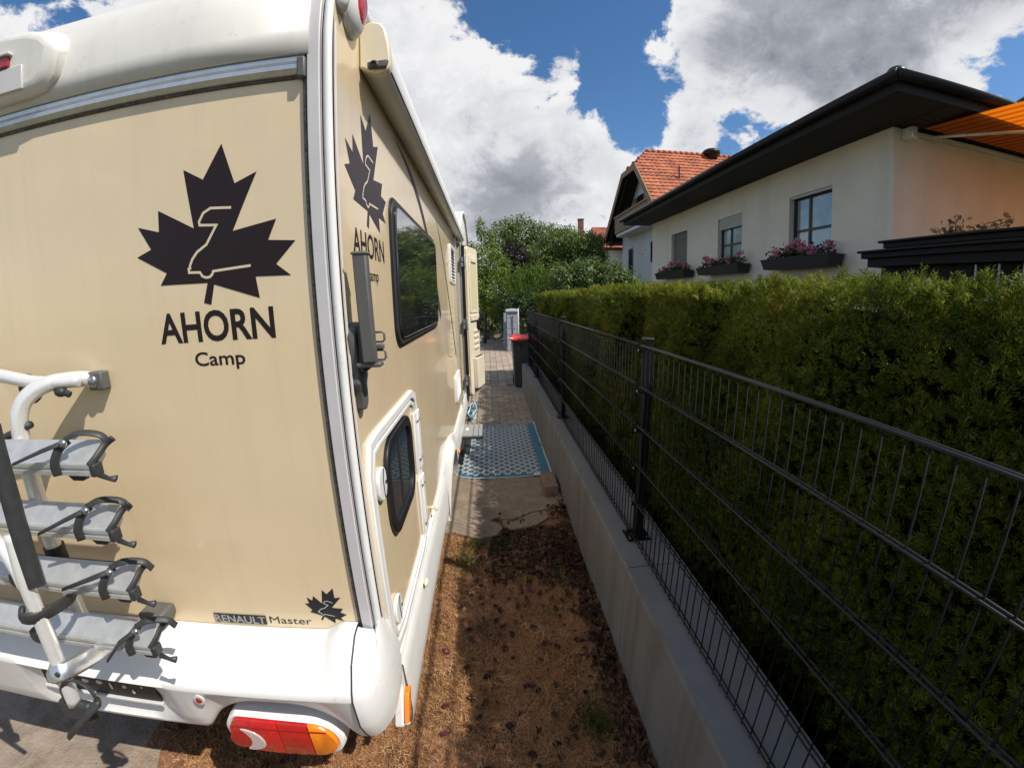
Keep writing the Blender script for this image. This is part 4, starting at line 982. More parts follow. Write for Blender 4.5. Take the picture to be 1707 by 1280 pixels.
# ------------------------------------------------------------------ bicycle carrier
rk = empty('bicycle_carrier', (-1.5, 0.9, 0.8)); rk.parent = rv; rk.location = Vector((-1.5, 0.9, 0.8)) - WO[rv.name]
def bez(pts, n=6):
    """smooth path through points (Catmull-Rom)"""
    P_ = [Vector(p) for p in pts]; P_ = [P_[0]*2-P_[1]] + P_ + [P_[-1]*2-P_[-2]]; o = []
    for i in range(1, len(P_)-2):
        for k in range(n):
            t = k/n; a, b_, c_, d = P_[i-1:i+3]
            o.append(0.5*((2*b_)+(c_-a)*t+(2*a-5*b_+4*c_-d)*t*t+(3*b_-a-3*c_+d)*t**3))
    o.append(P_[-2]); return o
def mirrored(x): return -2.92 - x                     # carrier symmetric about x=-1.46
for side in (0, 1):
    fx = (lambda x: x) if side == 0 else mirrored
    tube = bez([(fx(-1.085), 0.985, 1.668), (fx(-1.110), 0.955, 1.676), (fx(-1.165), 0.905, 1.672), (fx(-1.205), 0.868, 1.640), (fx(-1.222), 0.852, 1.580), (fx(-1.226), 0.850, 1.48), (fx(-1.228), 0.850, 1.30), (fx(-1.232), 0.853, 1.17), (fx(-1.236), 0.857, 1.02), (fx(-1.236), 0.872, 0.90), (fx(-1.22), 0.91, 0.84)])
    b = MB(); b.tube(tube, 0.0215, 14); t_ = b.build('frame_tube', M['silver'], rk, smooth=True)
    b = MB(); b.box(fx(-1.062)-0.024, fx(-1.062)+0.024, 0.968, 0.9995, 1.640, 1.690); b.build('wall_bracket', M['grey'], rk, bevel=0.005)
    b = MB(); b.ell((fx(-1.066), 0.966, 1.665), (0.016, 0.010, 0.018), 12, 8); b.build('bracket_cover', M['chrome'], rk, smooth=True)
    b = MB(); b.tube([(fx(-1.232), 0.853, 1.235), (fx(-1.233), 0.854, 1.178)], 0.0275, 14); b.build('tube_collar', M['black'], rk, autos=40)
    b = MB(); b.ell((fx(-1.130), 0.918, 1.650), (0.018, 0.015, 0.014), 8, 6); b.tube([(fx(-1.15), 0.915, 1.664), (fx(-1.108), 0.925, 1.640)], 0.009, 8); b.build('knob', M['dark'], rk, smooth=True)
    # outer folding tube with its end strap
    # points measured as x/y, z/y ratios at y about 0.68
    ot = bez([(fx(-1.140), 0.700, 1.36), (fx(-1.136), 0.688, 1.255), (fx(-1.134), 0.684, 1.13), (fx(-1.138), 0.680, 0.98), (fx(-1.148), 0.677, 0.855)])
    b = MB(); b.tube(ot, 0.0185, 14); o_ = b.build('platform_tube', M['silver'], rk, smooth=True)
    b = MB(); b.tube([(fx(-1.118), 0.712, 1.62), (fx(-1.113), 0.706, 1.44), (fx(-1.109), 0.692, 1.225)], 0.021, 10, flat=0.55); b.build('dark_sleeve', M['dark'], rk, autos=40)
    s_ = 1 if side == 0 else -1
    b = MB(); loop = [(fx(-1.165), 0.672, 0.862), (fx(-1.142), 0.665, 0.925), (fx(-1.092), 0.660, 0.965), (fx(-1.045), 0.660, 0.955), (fx(-1.035), 0.662, 0.915), (fx(-1.055), 0.664, 0.880)]
    b.tube(bez(loop), 0.009, 8, flat=0.35); b.build('end_strap', M['dark'], rk, smooth=True)
    b = MB(); b.tube([(fx(-1.03), 0.660, 0.902), (fx(-1.235), 0.668, 0.715+0.0)], [0.016, 0.011], 8, flat=0.5); b.build('strap_buckle', M['dark'], rk, smooth=True)
    b = MB(); b.box(min(fx(-1.20), fx(-1.09)), max(fx(-1.20), fx(-1.09)), 0.664, 0.690, 0.800, 0.866); b.build('tube_end', M['dark'], rk, bevel=0.01)
    # clamps linking outer tube and frame
    b = MB(); b.tube(bez([(fx(-1.172), 0.676, 1.165), (fx(-1.158), 0.660, 1.150), (fx(-1.125), 0.675, 1.146), (fx(-1.118), 0.73, 1.138), (fx(-1.14), 0.79, 1.122), (fx(-1.20), 0.84, 1.10)], 3), 0.020, 8, flat=0.4); b.build('plastic_clamp', M['dark'], rk, smooth=True)
    b = MB(); pth = bez([(fx(-1.165), 0.684, 0.990), (fx(-1.150), 0.657, 0.982), (fx(-1.112), 0.662, 0.986), (fx(-1.10), 0.72, 0.972), (fx(-1.11), 0.80, 0.945), (fx(-1.14), 0.86, 0.915)], 3)
    b.tube(pth, 0.024, 8, flat=0.22); b.build('metal_clamp', M['alu'], rk, smooth=True)
    b = MB(); b.lathe((fx(-1.118), 0.655, 0.985), [(0.008, 0), (0.008, -0.004), (0.004, -0.006)], 10, 'y'); b.build('clamp_bolt', M['dark'], rk)
    b = MB(); b.lathe((fx(-1.175), 0.69, 1.075), [(0.020, 0.012), (0.024, 0.008), (0.024, -0.008), (0.018, -0.012)], 10, 'y'); b.build('clamp_knob', M['dark'], rk, autos=40)
    b = MB(); b.lathe((fx(-1.215), 0.72, 1.215), [(0.020, 0.012), (0.024, 0.008), (0.024, -0.008), (0.018, -0.012)], 10, 'y'); b.build('clamp_knob', M['dark'], rk, autos=40)
b = MB(); b.tube(bez([(-1.085, 0.95, 1.672), (-1.18, 0.90, 1.680), (-1.30, 0.865, 1.712), (-1.46, 0.86, 1.722), (-1.62, 0.865, 1.712), (-1.74, 0.90, 1.680), (-1.835, 0.95, 1.672)]), 0.0175, 12); b.build('cross_tube', M['silver'], rk, smooth=True)
b = MB(); b.lathe((-1.215, 0.90, 1.665), [(0.0, 0.01), (0.036, 0.008), (0.040, 0.0), (0.036, -0.008), (0.0, -0.01)], 20, 'y'); b.build('disc_spacer', M['dark'], rk, autos=40)
# curved bars: the bike holding arm with dark tube
b = MB(); b.tube([(-1.19, 0.86, 1.58), (-1.36, 0.82, 1.52)], 0.010, 8); b.build('holding_arm', M['redd'] if False else M['dark'], rk, smooth=True)
b = MB(); b.tube(bez([(-1.30, 0.72, 1.36), (-1.205, 0.70, 1.335), (-1.165, 0.694, 1.27), (-1.148, 0.688, 1.22)]), 0.016, 10); b.build('curved_tube', M['silver'], rk, smooth=True)
# four wheel rails
RC = 0.776
railp = [(0.0, 0.042, 0.032), (0.0, 0.036, 0.030), ]
for i, zc in enumerate((1.503, 1.337, 1.170, 0.991)):
    # channel cross-section (y, z): lip back, floor, lip front, thick rim
    pr = [(RC+0.050, zc+0.046), (RC+0.047, zc+0.048), (RC+0.002, zc+0.008), (RC-0.004, zc+0.008), (RC-0.006, zc+0.004), (RC-0.006, zc-0.004), (RC-0.002, zc-0.006), (RC-0.002, zc-0.010), (RC-0.006, zc-0.012), (RC-0.006, zc-0.022), (RC+0.010, zc-0.024), (RC+0.048, zc+0.010)]
    b = MB(); b.prism(pr, 'x', -2.01, -0.918); r_ = b.build('wheel_rail', M['alurail'], rk, autos=25)
    for s_ in (0, 1):
        g = (lambda x: x) if s_ == 0 else mirrored
        def bxx(bm_, xa, xb, *a): bm_.box(min(g(xa), g(xb)), max(g(xa), g(xb)), *a)
        # end cap: flared wing plus a tab
        b = MB(); bxx(b, -0.918, -0.902, RC-0.008, RC+0.02, zc-0.025, zc+0.006)
        b.build('rail_end_cap', M['dark'], rk, bevel=0.004)
        b = MB(); b.tube(bez([(g(-0.918), RC-0.004, zc+0.002), (g(-0.908), RC+0.012, zc+0.018), (g(-0.900), RC+0.038, zc+0.040), (g(-0.882), RC+0.046, zc+0.052)]), 0.008, 8, flat=0.4); b.build('rail_end_wing', M['dark'], rk, smooth=True)
        b = MB(); b.tube([(g(-0.895), RC-0.004, zc-0.018), (g(-0.868), RC-0.006, zc-0.026), (g(-0.846), RC-0.006, zc-0.026)], [0.007, 0.005, 0.009], 8, flat=0.5); b.build('rail_end_tab', M['dark'], rk, smooth=True)
        # ratchet strap
        sx = -1.005+0.012*i
        b = MB(); b.tube(bez([(g(sx-0.008), RC-0.012, zc-0.020), (g(sx-0.006), RC-0.014, zc+0.010), (g(sx+0.006), RC-0.004, zc+0.040), (g(sx+0.022), RC+0.012, zc+0.058)]), 0.010, 8, flat=0.35); b.build('strap_base', M['dark'], rk, smooth=True)
        b = MB(); b.tube(bez([(g(sx+0.018), RC+0.005, zc+0.060), (g(sx+0.050), RC+0.02, zc+0.072), (g(sx+0.090), RC+0.04, zc+0.062), (g(sx+0.105), RC+0.05, zc+0.036)]), 0.009, 8, flat=0.22); b.build('strap_loop', M['dark'], rk, smooth=True)
        dz = (0.0, -0.014, -0.004, -0.050)[i]
        b = MB(); b.tube([(g(sx+0.028), RC-0.002, zc+0.058), (g(sx-0.03), RC-0.018, zc+0.042+dz*0.4), (g(sx-0.125 if i != 3 else sx-0.085), RC-0.030, zc+0.012+dz)], [0.008, 0.007, 0.005], 8, flat=0.35); b.build('strap_tail', M['dark'], rk, smooth=True)
        b = MB(); b.ell((g(sx+0.026), RC-0.006, zc+0.056), (0.012, 0.008, 0.010), 8, 6); b.build('ratchet', M['chrome'], rk, smooth=True)
        b = MB(); b.prism([(g(sx+0.005), zc-0.024), (g(sx+0.060), zc-0.026), (g(sx+0.050), zc-0.038), (g(sx+0.020), zc-0.038)], 'y', RC, RC+0.022); b.build('rail_clamp', M['black'], rk, bevel=0.003)
for z in (0.985,):
    b = MB(); b.prism([(-1.108, 0.957), (-1.02, 0.957), (-1.018, 0.925), (-1.06, 0.875), (-1.10, 0.90)], 'y', 0.93, 0.998); b.build('lower_bracket', M['grey'], rk, bevel=0.008)
b = MB(); b.box(-1.95, -0.98, 0.862, 0.874, 1.15, 1.185) ; b.build('cross_bar', M['black'], rk)

# ------------------------------------------------------------------ things lying beside the motorhome
def rug_material():
    m = bpy.data.materials.new('woven_rug_print'); m.use_nodes = True; nt = m.node_tree; N = nt.nodes; L = nt.links; b = N['Principled BSDF']
    tc = N.new('ShaderNodeTexCoord'); sp = N.new('ShaderNodeSeparateXYZ'); L.new(tc.outputs['Object'], sp.inputs[0])
    def mt(op, a, b_=None, c=None):
        x = N.new('ShaderNodeMath'); x.operation = op
        for i, v in enumerate((a, b_, c)):
            if v is None: continue
            if isinstance(v, (int, float)): x.inputs[i].default_value = v
            else: L.new(v, x.inputs[i])
        return x.outputs[0]
    X, Y = sp.outputs[0], sp.outputs[1]
    per = 0.112; ph = 0.115
    wv = mt('MULTIPLY', mt('SINE', mt('MULTIPLY', Y, 2*PI/ph)), 0.0165)
    def lines(sgn, off):
        u = mt('DIVIDE', mt('ADD', mt('ADD', X, off), mt('MULTIPLY', wv, sgn)), per)
        return mt('ABSOLUTE', mt('SUBTRACT', mt('FRACT', u), 0.5))
    d = mt('MINIMUM', lines(1, 0.0), lines(-1, per/2))
    # straight pair lines between the waves
    uu = mt('ABSOLUTE', mt('SUBTRACT', mt('FRACT', mt('DIVIDE', mt('ADD', X, per*0.25), per/2)), 0.5))
    d2_ = mt('MINIMUM', d, mt('ADD', uu, mt('MULTIPLY', mt('GREATER_THAN', mt('ABSOLUTE', mt('SUBTRACT', mt('FRACT', mt('DIVIDE', Y, ph/2)), 0.5)), 0.33), 0.5)))
    line = mt('LESS_THAN', d, 0.105)
    yy = mt('ABSOLUTE', mt('SUBTRACT', mt('FRACT', mt('DIVIDE', mt('ADD', Y, ph*0.25), ph/2)), 0.5))
    dash = mt('MULTIPLY', mt('LESS_THAN', yy, 0.06), 0.0)
    nz = N.new('ShaderNodeTexNoise'); nz.inputs['Scale'].default_value = 60; L.new(tc.outputs['Object'], nz.inputs['Vector'])
    mx = N.new('ShaderNodeMix'); mx.data_type = 'RGBA'; L.new(line, mx.inputs[0])
    mx.inputs[6].default_value = (0.10, 0.17, 0.21, 1); mx.inputs[7].default_value = (0.60, 0.63, 0.61, 1)
    m2 = N.new('ShaderNodeMix'); m2.data_type = 'RGBA'; m2.blend_type = 'MULTIPLY'; m2.inputs[0].default_value = 0.5; L.new(mx.outputs[2], m2.inputs[6]); L.new(nz.outputs[0], m2.inputs[7])
    L.new(m2.outputs[2], b.inputs['Base Color']); b.inputs['Roughness'].default_value = 0.55
    return m
M['rug'] = rug_material()
M['rugblue'] = mat('rug_border', (0.035, 0.17, 0.27), rough=0.55, var=0.15, vs=50, bump=0.3, bs=300, dist=0.002)
M['rugedge'] = mat('rug_binding', (0.50, 0.54, 0.54), rough=0.6, var=0.1, vs=60)
rug = empty('outdoor_rug', (0.1, 4.9, 0.0185), 'blue and white patterned rug with a blue border lying by the folding step', 'rug')
RX0, RX1, RY0, RY1 = -0.44, 0.585, 3.975, 5.77
def rugz(x, y): return 0.0235 + 0.004*math.sin(6*x+3*y) + 0.006*max(0, math.sin(5*y-2*x))**2 + 0.003*math.sin(11*x-4*y) + 0.02*max(0, (x-0.50)/0.08)*max(0, (y-5.5)/0.27)
def rgrid(x0, x1, y0, y1, lift, corner=None):
    rows = []
    for j in range(40):
        y = y0+(y1-y0)*j/39; xa = x0
        if corner and y < corner[1]: xa = x0 + corner[0]*(1-math.sqrt(max(0, 1-((corner[1]-y)/(corner[1]-y0))**2)))
        rows.append([(xa+(x1-xa)*i/30 + 0.06*max(0, (x1-0.3))*0, y, rugz(xa+(x1-xa)*i/30, y)+lift) for i in range(31)])
    return MB().grid(rows)
rgrid(RX0, RX1+0.022, RY0-0.018, RY1+0.02, -0.003, (0.24, 4.26)).build('rug_binding', M['rugedge'], rug, smooth=True, recalc=False)
rgrid(RX0+0.012, RX1, RY0, RY1, 0.0, (0.235, 4.26)).build('rug_border', M['rugblue'], rug, smooth=True, recalc=False)
rgrid(RX0+0.03, RX1-0.095, RY0+0.035, RY1-0.05, 0.003, (0.225, 4.27)).build('rug_field', M['rug'], rug, smooth=True, recalc=False, origin=(0, 4, 0))
b = MB(); b.prism([(0.40, 3.955), (0.475, 3.965), (0.47, 4.02), (0.41, 4.03)], 'z', 0.028, 0.034); b.build('rug_corner_tag', M['rugedge'], rug)
M['wood'] = mat('weathered_wood', (0.13, 0.085, 0.06), rough=0.85, c2=(0.27, 0.19, 0.14), vs=25, bump=0.8, bs=60, dist=0.005, wear=((0.36, 0.29, 0.23), 18, 0.58, 0.7))
b = MB(); b.box(0.455, 0.585, 3.50, 3.83, 0.018, 0.122)
wb = b.build('wood_block', M['wood'], bevel=0.006); tag(wb, 'short weathered squared timber standing against the low wall at the near corner of the rug', 'wood block')
b = MB(); b.prism([(0.585, 3.46), (0.60, 3.46), (0.60, 3.60), (0.588, 3.60)], 'z', 0.015, 0.05); b.box(0.56, 0.605, 3.40, 3.47, 0.015, 0.040)
tag(b.build('wood_chip', M['wood'], bevel=0.004), 'small dark wood offcut in front of the timber at the wall', 'wood offcut')
b = MB(); b.prism([(-0.50, 4.66), (-0.285, 4.655), (-0.283, 5.14), (-0.50, 5.16)], 'z', 0.030, 0.040)  # thin dark grey sheet laid flat on the rug
tag(b.build('dark_flat_sheet', M['dark'], bevel=0.004), 'small dark grey flat sheet lying on the patterned rug under the folding step', 'foot mat')
# cord bundle
M['cordb'] = mat('blue_cord', (0.03, 0.22, 0.30), rough=0.6); M['cordw'] = mat('white_cord', (0.55, 0.60, 0.60), rough=0.6)
crd = empty('cord_bundle', (-0.31, 6.45, 0.014), 'loose bundle of blue and white cord on the pavers just behind the folding step', 'cord')
rc = random.Random(4)
for k in range(7):
    pts = []
    for j in range(9):
        t = j/8*PI*2; pts.append((-0.315+0.05*math.cos(t+k)+rc.uniform(-.02, .02), 6.45+0.42*math.sin(t)+rc.uniform(-.06, .06), 0.022+0.012*k+rc.uniform(0, .008)))
    b = MB(); b.tube(bez(pts, 4), 0.008, 6); b.build('cord', M['cordb'] if k % 2 else M['cordw'], crd, smooth=True)

# ------------------------------------------------------------------ wheelie bin by the end of the wall
binr = empty('wheelie_bin', (0.70, 8.55, 0.01), 'dark grey wheelie bin with a bright red lid beyond the low wall', 'bin')
M['bin'] = mat('bin_plastic', (0.055, 0.056, 0.056), rough=0.5, var=0.08); M['binred'] = mat('bin_lid_red', (0.78, 0.035, 0.03), rough=0.4, var=0.06)
b = MB()
def rr4(x0, x1, y0, y1): return [(x0, y0), (x1, y0), (x1, y1), (x0, y1)]
b.grid([[(x, y, 0.03) for x, y in rr4(0.49, 0.90, 8.32, 8.78)], [(x, y, 0.80) for x, y in rr4(0.46, 0.955, 8.28, 8.84)], [(x, y, 0.94) for x, y in rr4(0.45, 0.965, 8.26, 8.86)], [(x, y, 0.965) for x, y in rr4(0.43, 0.985, 8.24, 8.88)], [(x, y, 0.99) for x, y in rr4(0.43, 0.985, 8.24, 8.88)]], closed=True)
b.f.append((0, 1, 2, 3)); b.m.append(0); b.f.append((16, 17, 18, 19)); b.m.append(0)
b.build('bin_body', M['bin'], binr, bevel=0.012)
for x in (0.55, 0.61):
    q = MB(); q.box(x, x+0.012, 8.262, 8.272, 0.82, 0.93); q.build('front_rib', M['black'], binr)
b = MB(); b.grid([[(x, y, 0.995) for x, y in rr4(0.42, 1.0, 8.22, 8.90)], [(x, y, 1.03) for x, y in rr4(0.42, 1.0, 8.22, 8.90)], [(x, y, 1.06) for x, y in rr4(0.50, 0.93, 8.34, 8.84)]], closed=True); b.f.append((8, 9, 10, 11)); b.m.append(0)
b.build('bin_lid', M['binred'], binr, bevel=0.01)
b = MB(); b.tube([(0.345, 8.22, 1.035), (0.46, 8.215, 1.028)], 0.016, 8); b.build('bin_handle', M['greytrim'], binr, smooth=True)
for x in (0.47, 0.90):
    b = MB(); b.lathe((x, 8.80, 0.11), [(0.10, 0), (0.10, 0.045)], 16, 'x'); b.build('bin_wheel', M['black'], binr, autos=40)

# ------------------------------------------------------------------ gate pillar, gate, pole
M['stone'] = mat('grey_blue_stone', (0.30, 0.32, 0.35), rough=0.85, var=0.12, vs=14, bump=0.5, bs=40, dist=0.01)
gp = empty('gate_pillar', (0.78, 14.5, 0), 'grey block-built gate pillar with a rounded cap beyond the bin', 'pillar')
rs = random.Random(9)
for r_i in range(7):
    z0 = 0.02+r_i*0.19
    for (x0, x1) in (((0.60, 0.78), (0.785, 0.965)) if r_i % 2 else ((0.60, 0.71), (0.715, 0.965))):
        e = rs.uniform(-.004, .006)
        b = MB(); b.box(x0, x1, 14.28-e, 14.68, z0, z0+0.183); b.build('block', M['stone'], gp, bevel=0.008)
b = MB(); b.grid([[(x, y, 1.352) for x, y in rr4(0.565, 1.0, 14.24, 14.72)], [(x, y, 1.40) for x, y in rr4(0.555, 1.01, 14.23, 14.73)], [(x, y, 1.445) for x, y in rr4(0.60, 0.965, 14.28, 14.68)], [(x, y, 1.462) for x, y in rr4(0.68, 0.88, 14.36, 14.60)]], closed=True); b.f.append((12, 13, 14, 15)); b.m.append(0)
b.build('pillar_cap', M['stone'], gp, bevel=0.012)
sw = MB(); sw.box(0.52, 0.60, 14.9, 18.9, 0.0, 1.30)
gwl = sw.build('side_wall_low', M['stone'], bevel=0.01); gwl.name = 'boundary_wall'; tag(gwl, 'grey rendered boundary wall running away behind the gate pillar', 'wall')
gt = empty('garden_gate', (1.3, 14.5, 0), 'black wrought iron garden gate with scrolls to the right of the grey pillar', 'gate')
b = MB(); b.tube([(1.02, 14.5, 0.1), (1.02, 14.5, 1.30)], 0.018, 8); b.tube([(1.02, 14.5, 1.28), (1.85, 14.5, 1.28)], 0.015, 8); b.tube([(1.02, 14.5, 0.2), (1.85, 14.5, 0.2)], 0.015, 8); b.tube([(1.85, 14.5, 0.1), (1.85, 14.5, 1.30)], 0.018, 8); b.build('gate_frame', M['black'], gt, smooth=True)
for k in range(8):
    x = 1.11+0.09*k; b = MB(); b.tube([(x, 14.5, 0.2), (x, 14.5, 1.28)], 0.007, 6); b.build('gate_bar', M['black'], gt)
for (xx, zz) in ((1.12, 1.02), (1.20, 0.78), (1.33, 1.02), (1.50, 0.8)):
    b = MB(); b.tube([(xx+0.06*math.cos(t)*(1-t/9), 14.49, zz+0.07*math.sin(t)*(1-t/9)) for t in np.linspace(0, 7.5, 26)], 0.008, 6); b.build('gate_scroll', M['black'], gt, smooth=True)
b = MB(); b.tube([(0.985, 14.15, 0), (0.985, 14.15, 1.48)], 0.022, 10); tag(b.build('metal_pole', M['greytrim'], smooth=True), 'thin grey metal pole standing right of the gate pillar', 'pole')

# ------------------------------------------------------------------ white bungalow behind the hedge
M['render'] = mat('white_render', (0.69, 0.62, 0.52), rough=0.9, var=0.05, vs=2.2, bump=0.5, bs=120, dist=0.004, streak=((0.50, 0.44, 0.36), 2.2, 0.52, 0.4))
M['render2'] = mat('cool_white_render', (0.66, 0.68, 0.70), rough=0.9, var=0.04, vs=3, bump=0.25, bs=140, dist=0.003)
M['soffit'] = mat('dark_brown_boards', (0.017, 0.014, 0.012), spec=0.2, rough=0.6, var=0.25, vs=20, bump=0.3, bs=60, dist=0.003)
M['gutter'] = mat('dark_gutter', (0.014, 0.013, 0.013), rough=0.4, var=0.2, spec=0.3)
M['frame'] = mat('dark_window_frame', (0.016, 0.017, 0.018), rough=0.35)
M['glass'] = mat('window_glass', (0.012, 0.013, 0.014), rough=0.6, spec=0.05)
M['curtain'] = mat('net_curtain', (0.36, 0.39, 0.40), rough=0.9, c2=(0.52, 0.55, 0.56), vs=22)
M['shutter'] = mat('roller_shutter', (0.42, 0.41, 0.39), rough=0.6, var=0.05)
M['box'] = mat('dark_planter', (0.022, 0.019, 0.018), rough=0.6, var=0.2)
HX = 5.2
bung = empty('bungalow', (8.0, 8.8, 0), 'white bungalow with wide dark brown eaves and flower boxes behind the hedge', 'house')
W = [(5.66, 6.66, 2.42, 3.54), (8.12, 9.08, 2.42, 3.54), (10.62, 11.60, 2.42, 3.54)]
hole_wall('long_wall', HX, 4.57, 13.02, -0.02, 4.06, W, M['render'], bung, thick=0.16, sgn=1)
b = MB(); b.add([(HX, 4.57, -0.02), (13.0, 4.57, -0.02), (13.0, 4.57, 4.06), (HX, 4.57, 4.06)], [(0, 1, 2, 3)]); b.build('end_wall', M['render'], bung)
b = MB(); b.add([(HX, 13.02, -0.02), (13.0, 13.02, -0.02), (13.0, 13.02, 4.06), (HX, 13.02, 4.06)], [(0, 1, 2, 3)]); b.build('end_wall', M['render'], bung)
b = MB(); b.box(HX+0.3, 12.9, 4.7, 12.9, 0, 4.0); b.build('inner_rooms', M['black'], bung)
for wi_, (y0, y1, z0, z1) in enumerate(W):
    x = HX+0.10
    b = MB()
    for (a, c, d, e) in ((y0, y0+0.07, z0, z1), (y1-0.07, y1, z0, z1)): b.box(x, x+0.06, a, c, d, e)
    b.box(x, x+0.06, y0+0.07, y1-0.07, z0, z0+0.07); b.box(x, x+0.06, y0+0.07, y1-0.07, z1-0.07, z1)
    f = b.build('window', M['frame'], bung)
    sh = (0.0, 0.22, 0.0)[wi_]
    zt = z1-0.07
    my = (y0+y1)/2 + (0.10 if wi_ == 0 else 0.08); mz = z0+0.07+(zt-z0-0.07)*0.47
    b = MB(); b.box(x-0.004, x+0.056, my-0.022, my+0.022, z0+0.07, zt); b.build('mullion', M['frame'], f)
    b = MB(); b.box(x-0.002, x+0.05, y0+0.07, y1-0.07, mz-0.02, mz+0.02); b.build('transom', M['frame'], f)
    for (ya, yb) in ((y0+0.07, my-0.022), (my+0.022, y1-0.07)):
        for (za, zb_) in ((z0+0.07, mz-0.02), (mz+0.02, zt)):
            b = MB(); b.box(x+0.02, x+0.03, ya, yb, za, zb_); b.build('pane', M['glassc'] if 'glassc' in M else M.setdefault('glassc', mat('curtained_glass', (0.20, 0.25, 0.27), rough=0.05, spec=0.9, coat=1.0, c2=(0.34, 0.40, 0.42), vs=1.4)), f)
    b = MB(); b.box(HX-0.02, HX+0.17, y0-0.03, y1+0.03, z0-0.03, z0); b.build('sill', M['concrete'], f)
    if wi_ == 1:
        for k in range(5): q = MB(); q.box(HX+0.03, HX+0.045, y0+0.01, y1-0.01, z1-0.05*(k+1)+0.004, z1-0.05*k); q.build('shutter_slat', M['shutter'], f, bevel=0.002)
    if wi_ == 2:
        for k in range(17): q = MB(); q.box(HX+0.085, HX+0.098, y0+0.07, y1-0.07, z1-0.05*(k+1)+0.004, z1-0.05*k); q.build('shutter_slat', M['shutter2'] if 'shutter2' in M else M.setdefault('shutter2', mat('grey_shutter', (0.15, 0.148, 0.13), rough=0.6)), f, bevel=0.002)
    if wi_ == 0:
        b = MB(); b.box(HX+0.02, HX+0.06, y0+0.01, y1-0.01, z1-0.045, z1-0.002); b.build('shutter_box', M['shutter'], f)
# eaves
EX = 4.35; EY0 = 3.75; EY1 = 13.3
nb = 6; wdt = (HX-EX-0.01)/nb
for k in range(nb):
    b = MB(); b.box(EX+k*wdt, EX+(k+1)*wdt-0.006, EY0+0.02+0.0, EY1, 4.062, 4.082); b.build('soffit_board', M['soffit'], bung)
for k in range(5):
    w5 = (4.57-EY0-0.01)/5
    b = MB(); b.box(HX+0.002, 13.2, EY0+k*w5, EY0+(k+1)*w5-0.006, 4.062, 4.082); b.build('soffit_board', M['soffit'], bung)
b = MB(); b.box(HX+0.002, HX+0.01, EY0, 4.5, 4.058, 4.062)
b = MB(); b.box(EX-0.02, EX, EY0-0.02, EY1, 4.05, 4.20); b.build('fascia_board', M['soffit'], bung)
b = MB(); b.box(EX, 13.2, EY0-0.02, EY0, 4.05, 4.20); b.build('fascia_board', M['soffit'], bung)
gprof = [(-0.055*math.cos(a)-0.0, -0.055*math.sin(a)) for a in np.linspace(-0.15, PI+0.15, 12)]
def gutter(p, q, axis):
    b = MB(); b.tube([p, q], 0.06, 16); return b.build('gutter', M['gutter'], bung, smooth=True)
gutter((EX-0.082, EY0-0.08, 4.205), (EX-0.082, EY1+0.05, 4.205), 'y'); gutter((EX-0.08, EY0-0.082, 4.205), (13.2, EY0-0.082, 4.205), 'x')
b = MB(); b.add([(EX-0.03, EY0-0.03, 4.235), (13.3, EY0-0.03, 4.235), (13.3, 13.35, 4.235), (EX-0.03, 13.35, 4.235), (8.8, 8.2, 5.25), (8.8, 8.9, 5.25)], [(0, 1, 4), (1, 2, 5, 4), (2, 3, 5), (3, 0, 4, 5), (0, 3, 2, 1)])
b.build('roof', M['gutter'], bung)
b = MB(); b.ell((EX+0.02, EY0+0.02, 4.255), (0.11, 0.11, 0.085), 16, 10); b.build('hip_cap', M['gutter'], bung, smooth=True)
b = MB(); b.ell((7.25, EY0+0.25, 4.50), (0.26, 0.26, 0.17), 18, 10); b.lathe((7.25, EY0+0.25, 4.25), [(0.2, 0), (0.2, 0.22)], 16); b.build('roof_vent', M['gutter'], bung, smooth=True)
# awning on the end wall
aw_ = empty('awning', (5.6, 4.4, 4.0)); aw_.parent = bung; aw_.location = Vector((5.6, 4.4, 4.0)) - WO[bung.name]
def stripes():
    m = bpy.data.materials.new('orange_striped_canvas'); m.use_nodes = True; nt = m.node_tree; N = nt.nodes; L = nt.links; b = N['Principled BSDF']; out = N['Material Output']
    g = N.new('ShaderNodeNewGeometry'); s_ = N.new('ShaderNodeSeparateXYZ'); L.new(g.outputs['Position'], s_.inputs[0])
    w = N.new('ShaderNodeMath'); w.operation = 'SINE'; m1_ = N.new('ShaderNodeMath'); m1_.operation = 'MULTIPLY'; m1_.inputs[1].default_value = 2*PI/0.16; L.new(s_.outputs[0], m1_.inputs[0]); L.new(m1_.outputs[0], w.inputs[0])
    cr = N.new('ShaderNodeValToRGB'); mr = N.new('ShaderNodeMapRange'); mr.inputs['From Min'].default_value = -1; L.new(w.outputs[0], mr.inputs['Value']); L.new(mr.outputs[0], cr.inputs[0])
    e = cr.color_ramp.elements; e[0].position = 0.35; e[0].color = (0.78, 0.10, 0.002, 1); e[1].position = 0.6; e[1].color = (0.90, 0.27, 0.006, 1)
    L.new(cr.outputs[0], b.inputs['Base Color']); b.inputs['Roughness'].default_value = 0.8
    t = N.new('ShaderNodeBsdfTranslucent'); L.new(cr.outputs[0], t.inputs[0]); mx = N.new('ShaderNodeMixShader'); mx.inputs[0].default_value = 0.45
    L.new(b.outputs[0], mx.inputs[1]); L.new(t.outputs[0], mx.inputs[2]); L.new(mx.outputs[0], out.inputs[0]); return m
rows = []
for j in range(14):
    t = j/13; y = 4.42-5.0*t  # canvas lengthened out of view to block sky light from the end wall
    rows.append([(5.58+6.6*i/40, y, 4.05-0.20*t-0.02*math.sin(PI*t) + 0.0*i) for i in range(41)])
MB().grid(rows).build('canvas', stripes(), aw_, smooth=True)
b = MB(); b.box(5.55, 12.2, 4.50, 4.565, 3.975, 4.03); b.build('cassette', M['greytrim'], aw_, bevel=0.01)
